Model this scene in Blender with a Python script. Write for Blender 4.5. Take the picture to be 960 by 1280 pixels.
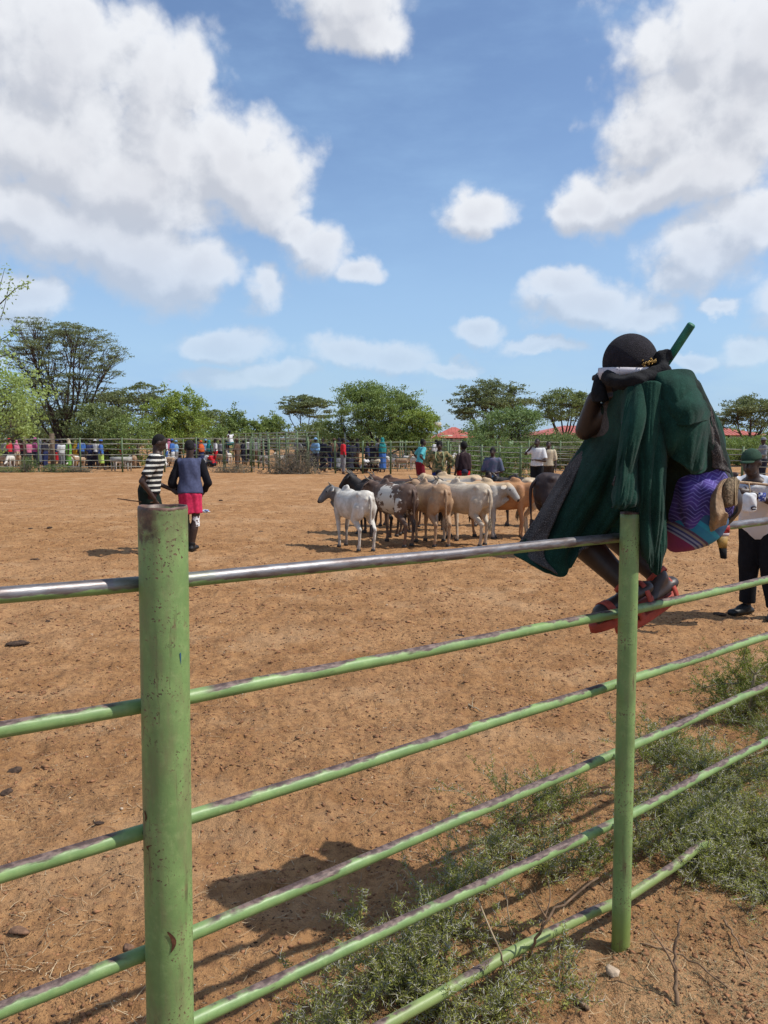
import bpy, math, random
import numpy as np
from mathutils import Vector, Matrix
random.seed(7); RS = np.random.RandomState(11)
for o in list(bpy.data.objects): bpy.data.objects.remove(o)
SC = bpy.context.scene; COL = SC.collection
R = math.radians

# ------------------------------------------------------------------ camera
F_PX, CAM_H, PITCH = 1000.0, 1.70, math.atan(92/1000.0)
cam = bpy.data.cameras.new('camera'); camo = bpy.data.objects.new('camera', cam); COL.objects.link(camo)
cam.sensor_fit = 'HORIZONTAL'; cam.sensor_width = 36.0; cam.lens = 36.0*F_PX/960.0
cam.clip_start = 0.05; cam.clip_end = 8000
camo.location = (0, 0, CAM_H); camo.rotation_euler = (math.pi/2-PITCH, 0, 0)
SC.camera = camo

# ------------------------------------------------------------------ sun, exposure
SUN_EL = R(54.5); SUN_AZ = math.atan2(0.990, -0.139)      # sun stands to the right and a little behind
sd = Vector((math.cos(SUN_EL)*0.990, math.cos(SUN_EL)*-0.139, math.sin(SUN_EL)))
sl = bpy.data.lights.new('sun', 'SUN'); sl.energy = 4.6; sl.angle = R(0.53); sl.color = (1.0, 0.955, 0.88)
so = bpy.data.objects.new('sun', sl); COL.objects.link(so); so.rotation_euler = sd.to_track_quat('Z', 'Y').to_euler()
SC.view_settings.view_transform = 'Standard'; SC.view_settings.look = 'None'
SC.view_settings.exposure = 0.0; SC.view_settings.gamma = 1.0; SC.view_settings.use_curve_mapping = False

# ------------------------------------------------------------------ node helper
def nd(nt, typ, props=None, **ins):
    n = nt.nodes.new(typ)
    for k, v in (props or {}).items(): setattr(n, k, v)
    for k, v in ins.items():
        key = int(k[1:]) if k[0] == 'i' and k[1:].isdigit() else k.replace('_', ' ')
        s = n.inputs[key]
        if isinstance(v, bpy.types.NodeSocket): nt.links.new(v, s)
        elif isinstance(v, bpy.types.Node): nt.links.new(v.outputs[0], s)
        else: s.default_value = v
    return n
def mth(nt, op, *a, clamp=False):
    return nd(nt, 'ShaderNodeMath', {'operation': op, 'use_clamp': clamp}, **{'i%d' % i: v for i, v in enumerate(a)}).outputs[0]
def vmt(nt, op, *a, out=0):
    return nd(nt, 'ShaderNodeVectorMath', {'operation': op}, **{'i%d' % i: v for i, v in enumerate(a)}).outputs[out]
def sstep(nt, v, lo, hi, a=0.0, b=1.0):
    return nd(nt, 'ShaderNodeMapRange', {'interpolation_type': 'SMOOTHSTEP'}, Value=v, From_Min=lo, From_Max=hi, To_Min=a, To_Max=b).outputs[0]
def noise(nt, vec, scale, detail=4.0, rough=0.55, dist=0.0, out=0):
    return nd(nt, 'ShaderNodeTexNoise', None, Vector=vec, Scale=scale, Detail=detail, Roughness=rough, Distortion=dist).outputs[out]
def mixc(nt, f, a, b, typ='MIX'):
    n = nt.nodes.new('ShaderNodeMix'); n.data_type = 'RGBA'; n.blend_type = typ
    for i, v in ((0, f), (6, a), (7, b)):
        if isinstance(v, bpy.types.NodeSocket): nt.links.new(v, n.inputs[i])
        else: n.inputs[i].default_value = v if (i == 0 or len(v) == 4) else (*v, 1.0)
    return n.outputs[2]

# ------------------------------------------------------------------ sky with cumulus (world)
W = bpy.data.worlds.new('World'); SC.world = W; W.use_nodes = True
nt = W.node_tree; nt.nodes.clear()
sky = nt.nodes.new('ShaderNodeTexSky'); sky.sky_type = 'NISHITA'; sky.sun_disc = False
sky.sun_elevation = SUN_EL; sky.sun_rotation = SUN_AZ
sky.altitude = 500; sky.air_density = 1.0; sky.dust_density = 1.2; sky.ozone_density = 1.6
def px_ae(u, v):
    a = (u-480)/F_PX; b = (640-v)/F_PX; c, s = math.cos(PITCH), math.sin(PITCH)
    d = Vector((a, c+s*b, -s+c*b)).normalized()
    return math.atan2(d.x, d.y), math.asin(d.z)
# cumulus puffs: place seen (pixel of the photo gives the bearing and elevation), half width, half height
PUFFS = [(70,60,150,110),(190,110,100,80),(60,180,150,110),(170,235,130,90),(210,190,90,80),(318,218,75,62),(290,190,70,60),(330,250,55,45),
 (180,330,105,62),(110,300,100,60),(50,270,90,50),(240,345,60,45),(331,365,38,36),(392,315,52,42),(445,342,36,22),(365,290,30,30),(15,375,60,30),
 (452,18,68,42),(440,-20,80,50),(880,60,125,100),(930,140,120,100),(835,150,90,80),(960,60,120,120),(860,215,110,50),(740,255,70,36),(790,235,60,38),(705,262,36,20),
 (586,264,50,34),(880,320,72,52),(925,285,50,50),(850,345,40,25),(735,385,95,30),(690,362,55,26),(800,395,50,22),(600,415,42,16),
 (285,430,70,20),(430,440,50,22),(500,450,55,20),(930,432,38,18),(900,388,25,11),(680,436,50,12),(350,465,60,14),(275,470,55,14),(860,445,40,10),(560,455,40,10),(-160,200,160,120),(1130,150,160,170),(1080,380,120,40),(-150,420,120,30)]
g = bpy.data.node_groups.new('cloud_density', 'ShaderNodeTree')
g.interface.new_socket('P', in_out='INPUT', socket_type='NodeSocketVector')
g.interface.new_socket('D', in_out='OUTPUT', socket_type='NodeSocketFloat')
gi = g.nodes.new('NodeGroupInput'); go = g.nodes.new('NodeGroupOutput')
P0 = gi.outputs[0]
wn = noise(g, P0, 6.5, 6.0, 0.6, out=1)
Pw = vmt(g, 'ADD', P0, vmt(g, 'MULTIPLY', vmt(g, 'SUBTRACT', wn, (0.5, 0.5, 0.5)), (0.10, 0.08, 0.0)))
dm = None
for (u, v, ru, rv) in PUFFS:
    a, e = px_ae(u, v); k = 1/F_PX*math.cos(math.atan(math.hypot(u-480, v-548)/F_PX))**1.2
    ia, ie = 1/(ru*k*1.22/math.cos(e)), 1/(rv*k*1.25)
    q = vmt(g, 'MULTIPLY_ADD', Pw, (ia, ie, 0), (-a*ia, -e*ie, 0))
    l = vmt(g, 'LENGTH', q, out=1)
    dm = l if dm is None else nd(g, 'ShaderNodeMath', {'operation': 'SMOOTH_MIN'}, i0=dm, i1=l, i2=0.10).outputs[0]
# beyond the photo the same kind of scattered cumulus goes on
sx = nd(g, 'ShaderNodeSeparateXYZ', None, Vector=P0)
ax = mth(g, 'ABSOLUTE', sx.outputs[0])
outm = mth(g, 'MAXIMUM', sstep(g, ax, 0.62, 0.80), sstep(g, sx.outputs[1], 0.62, 0.75))
far = noise(g, P0, 2.3, 2.0, 0.5)
dfar = mth(g, 'MULTIPLY_ADD', far, -7.0, 4.75)
dmix = nd(g, 'ShaderNodeMix', {'data_type': 'FLOAT'}, i0=outm, i2=dm, i3=dfar).outputs[0]
n1 = noise(g, P0, 8.0, 11.0, 0.64, 0.1)
vo = nd(g, 'ShaderNodeTexVoronoi', {'feature': 'F1'}, Vector=vmt(g, 'ADD', P0, vmt(g, 'MULTIPLY', noise(g, P0, 14.0, 4.0, 0.6, out=1), (0.04, 0.04, 0.0))), Scale=17.0, Detail=2.0, Roughness=0.5, Lacunarity=2.1).outputs[0]
f = mth(g, 'ADD', mth(g, 'MULTIPLY_ADD', n1, 1.7, -0.85), mth(g, 'MULTIPLY_ADD', vo, -0.75, 0.47))
g.links.new(mth(g, 'ADD', mth(g, 'MULTIPLY_ADD', dmix, -1.7, 1.7), f), go.inputs[0])
tc = nt.nodes.new('ShaderNodeTexCoord'); gen = tc.outputs['Generated']
sp = nd(nt, 'ShaderNodeSeparateXYZ', None, Vector=gen)
az = mth(nt, 'ARCTAN2', sp.outputs[0], sp.outputs[1]); el = mth(nt, 'ARCSINE', sp.outputs[2])
P = nd(nt, 'ShaderNodeCombineXYZ', None, X=az, Y=el, Z=0.0).outputs[0]
def dens(vec):
    n = nt.nodes.new('ShaderNodeGroup'); n.node_tree = g; nt.links.new(vec, n.inputs[0]); return n.outputs[0]
D1 = dens(P); D2 = dens(vmt(nt, 'ADD', P, (0.016, 0.030, 0)))
alpha = sstep(nt, D1, -0.15, 0.66)
lit = sstep(nt, mth(nt, 'SUBTRACT', D1, D2), -0.62, 0.50)
core = sstep(nt, D1, 0.5, 1.6)
ccol = mixc(nt, lit, (0.58, 0.61, 0.68), (0.88, 0.90, 0.94))
ccol = mixc(nt, mth(nt, 'MULTIPLY', core, 0.40), ccol, (0.60, 0.61, 0.67))
# thin veil and milky air near the horizon
veil = mth(nt, 'MULTIPLY', sstep(nt, noise(nt, vmt(nt, 'MULTIPLY', P, (2.0, 6.0, 1.0)), 1.6, 6.0, 0.6), 0.38, 0.8), 0.55)
hor = sstep(nt, el, 0.40, -0.02)
alpha2 = mth(nt, 'MULTIPLY', alpha, sstep(nt, el, 0.0, 0.32, 0.22, 0.97))
skyc = vmt(nt, 'MULTIPLY', nd(nt, 'ShaderNodeVectorMath', {'operation': 'SCALE'}, Vector=sky.outputs[0], Scale=0.143).outputs[0], (0.95, 1.01, 1.08))
skyc = mixc(nt, mth(nt, 'MULTIPLY', mth(nt, 'ADD', veil, mth(nt, 'MULTIPLY', hor, 0.75)), 0.85), skyc, (0.37, 0.58, 0.86))
skyc = mixc(nt, alpha2, skyc, ccol)
bg = nd(nt, 'ShaderNodeBackground', None, Color=skyc, Strength=1.0)
wo = nt.nodes.new('ShaderNodeOutputWorld'); nt.links.new(bg.outputs[0], wo.inputs[0])
W.cycles.sampling_method = 'MANUAL'; W.cycles.sample_map_resolution = 512

# ------------------------------------------------------------------ places
def ray(u, v):
    a = (u-480)/F_PX; b = (640-v)/F_PX; c, s = math.cos(PITCH), math.sin(PITCH)
    return np.array([a, c+s*b, -s+c*b])
CAMP = np.array([0, 0, CAM_H])
def G(u, v, z=0.0):
    r = ray(u, v); return CAMP + r*((z-CAM_H)/r[2])
def at(u, v, Y):
    r = ray(u, v); return CAMP + r*(Y/r[1])
# ------------------------------------------------------------------ numpy noise
_perm = np.random.RandomState(3).permutation(256); _perm = np.concatenate([_perm, _perm])
_gr = np.random.RandomState(4).rand(256)*2*np.pi; _gx, _gy = np.cos(_gr), np.sin(_gr)
def perlin(x, y):
    xi = np.floor(x).astype(int); yi = np.floor(y).astype(int); xf = x-xi; yf = y-yi
    u = xf*xf*xf*(xf*(xf*6-15)+10); v = yf*yf*yf*(yf*(yf*6-15)+10)
    def gg(ix, iy, dx, dy):
        h = _perm[(_perm[ix & 255] + iy) & 255]; return _gx[h]*dx + _gy[h]*dy
    a = gg(xi, yi, xf, yf); b = gg(xi+1, yi, xf-1, yf); c = gg(xi, yi+1, xf, yf-1); d = gg(xi+1, yi+1, xf-1, yf-1)
    return (a*(1-u)+b*u)*(1-v) + (c*(1-u)+d*u)*v
def fbm(x, y, o=4):
    s = 0; a = 1.0
    for i in range(o): s = s + a*perlin(x*2**i+i*17.3, y*2**i-i*9.1); a *= 0.5
    return s
def pn3(P, sc, seed=0):
    return perlin(P[:,0]*sc+seed+P[:,2]*sc*0.7, P[:,1]*sc-seed+P[:,2]*sc*0.9)

# ------------------------------------------------------------------ mesh helpers
def mesh_np(name, V, Fs, smooth=False):
    """V (N,3); Fs: list of int arrays, each (M,k)"""
    if not isinstance(Fs, (list, tuple)): Fs = [Fs]
    Fs = [f for f in Fs if len(f)]
    me = bpy.data.meshes.new(name); V = np.asarray(V, np.float32)
    me.vertices.add(len(V)); me.vertices.foreach_set('co', V.ravel())
    nl = sum(f.size for f in Fs); npoly = sum(len(f) for f in Fs)
    me.loops.add(nl); me.loops.foreach_set('vertex_index', np.concatenate([f.ravel() for f in Fs]).astype(np.int32))
    me.polygons.add(npoly)
    tot = np.concatenate([np.full(len(f), f.shape[1], np.int32) for f in Fs])
    st = np.concatenate([[0], np.cumsum(tot)[:-1]]).astype(np.int32)
    me.polygons.foreach_set('loop_start', st)
    try: me.polygons.foreach_set('loop_total', tot)
    except Exception: pass
    if smooth: me.polygons.foreach_set('use_smooth', np.ones(npoly, bool))
    me.update(calc_edges=True); return me
class MB:
    def __init__(s): s.V = []; s.Q = []; s.T = []; s.n = 0; s.A = []
    def add(s, V, Q=None, T=None, a=None):
        V = np.asarray(V, float).reshape(-1, 3)
        if Q is not None and len(Q): s.Q.append(np.asarray(Q, int).reshape(-1, 4)+s.n)
        if T is not None and len(T): s.T.append(np.asarray(T, int).reshape(-1, 3)+s.n)
        s.V.append(V); s.n += len(V); s.A.append(np.zeros(len(V)) if a is None else np.asarray(a, float)); return s
    def mesh(s, name, smooth=True, attr=None):
        Fs = []
        if s.Q: Fs.append(np.concatenate(s.Q))
        if s.T: Fs.append(np.concatenate(s.T))
        me = mesh_np(name, np.concatenate(s.V), Fs, smooth)
        if attr:
            at_ = me.attributes.new(attr, 'FLOAT', 'POINT'); at_.data.foreach_set('value', np.concatenate(s.A).astype(np.float32))
        return me
def link(name, me, mat=None, parent=None):
    o = bpy.data.objects.new(name, me); COL.objects.link(o)
    if mat is not None and me is not None:
        if len(me.materials) == 0: me.materials.append(mat)
        elif me.materials[0] != mat:
            o.material_slots[0].link = 'OBJECT'; o.material_slots[0].material = mat
    if parent is not None: o.parent = parent
    return o
def tag(o, label=None, cat=None, group=None, kind=None):
    if label: o['label'] = label
    if cat: o['category'] = cat
    if group: o['group'] = group
    if kind: o['kind'] = kind
    return o
def thing(name, label, cat, loc=(0,0,0), rz=0.0, group=None):
    o = bpy.data.objects.new(name, None); COL.objects.link(o); o.empty_display_size = 0.1
    o.location = loc; o.rotation_euler = (0, 0, rz); return tag(o, label, cat, group)
def copy_tree(o, parent=None):
    c = o.copy(); COL.objects.link(c); c.parent = parent
    for ch in [x for x in COL.objects if x.parent == o]: copy_tree(ch, c)
    return c
def frames(pts):
    """parallel transported frames along a polyline"""
    pts = np.asarray(pts, float); n = len(pts)
    T = np.gradient(pts, axis=0) if n > 2 else np.repeat((pts[1]-pts[0])[None], 2, 0)
    T /= np.linalg.norm(T, axis=1)[:, None]+1e-12
    a = np.array([0, 0, 1.0]) if abs(T[0][2]) < 0.9 else np.array([1.0, 0, 0])
    U = np.zeros_like(T); u = np.cross(a, T[0]); u /= np.linalg.norm(u); 
    for i in range(n):
        u = u - T[i]*np.dot(u, T[i]); u /= np.linalg.norm(u)+1e-12; U[i] = u
    return T, U, np.cross(T, U)
def tube(mb, pts, rad, k=8, cap=True, ell=1.0, wob=0.0):
    pts = np.asarray(pts, float); n = len(pts); rad = np.broadcast_to(np.asarray(rad, float), (n,))
    T, U, B = frames(pts); th = np.linspace(0, 2*np.pi, k, endpoint=False)
    r = rad[:, None]*(1+wob*(RS.rand(n, k)-.5)) if wob else np.repeat(rad[:, None], k, 1)
    V = pts[:, None]+r[..., None]*(np.cos(th)[None, :, None]*U[:, None]+ell*np.sin(th)[None, :, None]*B[:, None])
    i = np.arange(n-1)[:, None]*k; j = np.arange(k)[None]; j2 = (j+1) % k
    Q = np.stack([i+j, i+j2, i+k+j2, i+k+j], -1).reshape(-1, 4)
    L = np.concatenate([[0], np.cumsum(np.linalg.norm(np.diff(pts, axis=0), axis=1))])
    V = V.reshape(-1, 3); a = np.repeat(L, k); Tt = []
    if cap:
        V = np.vstack([V, pts[0], pts[-1]]); a = np.append(a, [L[0], L[-1]]); m = n*k
        for q in range(k):
            Tt.append((m, (q+1) % k, q)); Tt.append((m+1, (n-1)*k+q, (n-1)*k+(q+1) % k))
    return mb.add(V, Q, Tt if Tt else None, a)
def loft(mb, secs, k=20, cap=True):
    """secs: list of (center, axisA*ra, axisB*rb)"""
    th = np.linspace(0, 2*np.pi, k, endpoint=False); V = []
    for c, A, B in secs:
        V.append(np.asarray(c)+np.cos(th)[:, None]*np.asarray(A)+np.sin(th)[:, None]*np.asarray(B))
    n = len(secs); V = np.concatenate(V)
    i = np.arange(n-1)[:, None]*k; j = np.arange(k)[None]; j2 = (j+1) % k
    Q = np.stack([i+j, i+j2, i+k+j2, i+k+j], -1).reshape(-1, 4); Tt = []
    if cap:
        V = np.vstack([V, secs[0][0], secs[-1][0]]); m = n*k
        for q in range(k):
            Tt.append((m, (q+1) % k, q)); Tt.append((m+1, (n-1)*k+q, (n-1)*k+(q+1) % k))
    return mb.add(V, Q, Tt if Tt else None)
def box(mb, c, s, rz=0.0):
    c = np.asarray(c, float); s = np.asarray(s, float)/2
    V = np.array([[x, y, z] for z in (-1, 1) for y in (-1, 1) for x in (-1, 1)])*s
    co, si = math.cos(rz), math.sin(rz); V = V @ np.array([[co, si, 0], [-si, co, 0], [0, 0, 1]])
    return mb.add(V+c, [(0,2,3,1),(4,5,7,6),(0,1,5,4),(2,6,7,3),(0,4,6,2),(1,3,7,5)])
def ellip(mb, c, r, rot=None, k=14, n=9, zcut=None):
    ph = np.linspace(-np.pi/2, np.pi/2, n); th = np.linspace(0, 2*np.pi, k, endpoint=False)
    V = np.array([[math.cos(p)*math.cos(t), math.cos(p)*math.sin(t), math.sin(p)] for p in ph for t in th])
    if zcut is not None: V[:, 2] = np.maximum(V[:, 2], zcut)
    V = V*np.asarray(r, float)
    if rot is not None: V = V @ np.array(rot).T
    i = np.arange(n-1)[:, None]*k; j = np.arange(k)[None]; j2 = (j+1) % k
    return mb.add(V+np.asarray(c, float), np.stack([i+j, i+j2, i+k+j2, i+k+j], -1).reshape(-1, 4))
def capsule(mb, p0, p1, r0, r1, k=12, flat=None, ends=(1, 1)):
    """tapered limb; flat=(axis, factor) squashes it along an axis; ends 0 = cut square"""
    p0 = np.asarray(p0, float); p1 = np.asarray(p1, float); d = p1-p0; L = np.linalg.norm(d)+1e-9; d /= L
    a = np.array([0, 0, 1.0]) if abs(d[2]) < 0.9 else np.array([1.0, 0, 0])
    u = np.cross(a, d); u /= np.linalg.norm(u); w = np.cross(d, u)
    pts, rr = [], []
    if ends[0]:
        for t in (80, 55, 28): pts.append(p0-d*r0*math.sin(R(t))); rr.append(r0*math.cos(R(t)))
    for t in (0, .33, .66, 1): pts.append(p0+d*L*t); rr.append(r0+(r1-r0)*t)
    if ends[1]:
        for t in (28, 55, 80): pts.append(p1+d*r1*math.sin(R(t))); rr.append(r1*math.cos(R(t)))
    V0 = mb.n; secs = [(p, u*r, w*r) for p, r in zip(pts, rr)]
    loft(mb, secs, k)
    if flat:
        ax = np.asarray(flat[0], float); ax /= np.linalg.norm(ax); V = mb.V[-1]
        t = np.clip(((V-p0)@d), 0, L)[:, None]; c = p0+t*d; q = V-c; mb.V[-1] = c+q-ax*((q@ax)*(1-flat[1]))[:, None]
    return mb
def remesh(mb, name, voxel, smooth=4, fac=0.5, fold=None):
    me = mb.mesh(name+'_src'); o = bpy.data.objects.new('tmp', me); COL.objects.link(o)
    m = o.modifiers.new('r', 'REMESH'); m.mode = 'VOXEL'; m.voxel_size = voxel; m.use_smooth_shade = True
    if smooth:
        s = o.modifiers.new('s', 'SMOOTH'); s.iterations = smooth; s.factor = fac
    dg = bpy.context.evaluated_depsgraph_get(); ev = o.evaluated_get(dg)
    out = bpy.data.meshes.new_from_object(ev); out.name = name
    bpy.data.objects.remove(o); bpy.data.meshes.remove(me)
    out.polygons.foreach_set('use_smooth', np.ones(len(out.polygons), bool))
    if fold:
        n = len(out.vertices); V = np.empty(n*3, np.float32); out.vertices.foreach_get('co', V); V = V.reshape(-1, 3)
        N = np.empty(n*3, np.float32); out.vertices.foreach_get('normal', N); N = N.reshape(-1, 3)
        amp, sc, zs = fold; Q = V*np.array([1, 1, zs]); V += N*(amp*pn3(Q, sc))[:, None]*1.6
        out.vertices.foreach_set('co', V.ravel()); out.update()
    return out

# ------------------------------------------------------------------ materials
MATS = {}
def mat(name, col, rough=0.85, var=0.15, scale=20.0, bump=0.0, bscale=60.0, spec=0.3, metal=0.0, sheen=0.0, coord='Object', col2=None):
    if name in MATS: return MATS[name]
    m = bpy.data.materials.new(name); m.use_nodes = True; t = m.node_tree; b = t.nodes['Principled BSDF']
    co = t.nodes.new('ShaderNodeTexCoord').outputs[coord]
    n = noise(t, co, scale, 5.0, 0.6)
    c2 = col2 if col2 else tuple(max(0, c*(1-2.2*var)) for c in col)
    c = mixc(t, sstep(t, n, 0.3, 0.72), (*c2, 1), (*[min(1, x*(1+var*.5)) for x in col], 1))
    t.links.new(c, b.inputs['Base Color']); b.inputs['Roughness'].default_value = rough
    b.inputs['Specular IOR Level'].default_value = spec; b.inputs['Metallic'].default_value = metal
    if sheen: b.inputs['Sheen Weight'].default_value = sheen; b.inputs['Sheen Roughness'].default_value = 0.6
    if bump:
        bn = nd(t, 'ShaderNodeBump', None, Height=noise(t, co, bscale, 4.0, 0.6), Strength=bump, Distance=0.02)
        t.links.new(bn.outputs[0], b.inputs['Normal'])
    MATS[name] = m; return m
def base(name):
    m = bpy.data.materials.new(name); m.use_nodes = True; t = m.node_tree
    return m, t, t.nodes['Principled BSDF']
def leafmat(name, c1, c2, rough=0.55, trans=0.25, spec=0.2):
    if name in MATS: return MATS[name]
    m, t, b = base(name)
    rnd = t.nodes.new('ShaderNodeNewGeometry').outputs['Random Per Island']
    co = t.nodes.new('ShaderNodeTexCoord').outputs['Object']
    f = mth(t, 'ADD', mth(t, 'MULTIPLY', rnd, 0.6), mth(t, 'MULTIPLY', noise(t, co, 0.9, 3.0), 0.5), clamp=True)
    c = mixc(t, f, (*c1, 1), (*c2, 1)); t.links.new(c, b.inputs['Base Color'])
    b.inputs['Roughness'].default_value = rough; b.inputs['Specular IOR Level'].default_value = spec
    tr = nd(t, 'ShaderNodeBsdfTranslucent', None, Color=mixc(t, 0.5, c, (c2[0]*1.6, c2[1]*1.7, c2[2]*0.8, 1)))
    mx = nd(t, 'ShaderNodeMixShader', None, i0=trans, i1=b.outputs[0], i2=tr.outputs[0])
    t.links.new(mx.outputs[0], t.nodes['Material Output'].inputs[0]); MATS[name] = m; return m

# ------------------------------------------------------------------ ground
def ground_h(x, y, fade=1.0):
    h = 0.016*fbm(x*0.9, y*0.9, 2)
    h = h + fade*(0.026*fbm(x*4.0+3, y*4.0, 3) + 0.012*fbm(x*15, y*15+5, 3) + 0.0035*np.clip(1.8-y/4.0, 0, 1)*perlin(x*60, y*60))
    # trodden pocks left by hooves
    p = perlin(x*6.5+40, y*6.5+11); h = h - fade*0.024*np.clip(p-0.12, 0, 1)*2.0
    return h
rows = np.concatenate([-np.geomspace(60, 1.0, 14), np.linspace(-0.6, 0.75, 8), np.geomspace(0.85, 60, 900), np.geomspace(70, 5000, 16)])
inner = np.linspace(-0.62, 0.62, 640); outer = 0.62*np.geomspace(1.06, 160, 18)
cols = np.concatenate([-outer[::-1], inner, outer])
wv = np.where(rows < 1.0, 1.15, rows*1.0+0.15)
X = cols[None]*wv[:, None]; Y = np.repeat(rows[:, None], len(cols), 1)
fade = np.clip(1.6-Y/34.0, 0.0, 1)*np.clip((1.2*wv[:, None]-np.abs(X))/wv[:, None]*4, 0, 1)*np.clip(Y+1, 0, 1)
Z = ground_h(X, Y, fade)*(np.abs(X) < 200)*(np.abs(Y) < 200)
nr, nc = X.shape; idx = np.arange(nr*nc).reshape(nr, nc)
Q = np.stack([idx[:-1, :-1], idx[:-1, 1:], idx[1:, 1:], idx[1:, :-1]], -1).reshape(-1, 4)
gm = mesh_np('ground', np.stack([X, Y, Z], -1).reshape(-1, 3), Q, True)
m, t, b = base('red_sand'); co = t.nodes.new('ShaderNodeTexCoord').outputs['Object']
n0 = noise(t, co, 0.35, 4.0, 0.6); n1 = noise(t, co, 3.2, 6.0, 0.62); n2 = noise(t, co, 26.0, 6.0, 0.65); n3 = noise(t, co, 140.0, 3.0, 0.7)
c = mixc(t, sstep(t, n1, 0.32, 0.68), (0.315, 0.158, 0.064, 1), (0.455, 0.250, 0.112, 1))
c = mixc(t, mth(t, 'MULTIPLY', sstep(t, n0, 0.42, 0.7), 0.5), c, (0.50, 0.295, 0.150, 1))
c = mixc(t, mth(t, 'MULTIPLY', sstep(t, n2, 0.54, 0.38), 0.55), c, (0.19, 0.095, 0.048, 1))
c = mixc(t, mth(t, 'MULTIPLY', sstep(t, noise(t, co, 1.7, 7.0, 0.7), 0.50, 0.62), mth(t, 'MULTIPLY', sstep(t, n3, 0.46, 0.56), 0.55)), c, (0.15, 0.080, 0.040, 1))
c = mixc(t, mth(t, 'MULTIPLY', sstep(t, noise(t, vmt(t, 'ADD', co, (9.0, 4.0, 0.0)), 0.9, 5.0, 0.65), 0.52, 0.64), 0.35), c, (0.56, 0.36, 0.20, 1))
dk = mth(t, 'MULTIPLY', sstep(t, n3, 0.56, 0.68), sstep(t, n1, 0.35, 0.6))
c = mixc(t, mth(t, 'MULTIPLY', dk, 0.55), c, (0.10, 0.055, 0.035, 1))
lt = sstep(t, noise(t, co, 210.0, 2.0, 0.5), 0.68, 0.74)
c = mixc(t, mth(t, 'MULTIPLY', lt, 0.5), c, (0.60, 0.40, 0.24, 1))
t.links.new(c, b.inputs['Base Color']); b.inputs['Roughness'].default_value = 0.95; b.inputs['Specular IOR Level'].default_value = 0.12
hh = mth(t, 'ADD', mth(t, 'MULTIPLY', n2, 1.0), mth(t, 'MULTIPLY', n3, 0.35))
bn = nd(t, 'ShaderNodeBump', None, Height=hh, Strength=1.0, Distance=0.03); t.links.new(bn.outputs[0], b.inputs['Normal'])
ground = tag(link('ground', gm, m), 'red sandy trampled earth of the stock yard', None, None, 'structure')
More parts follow.
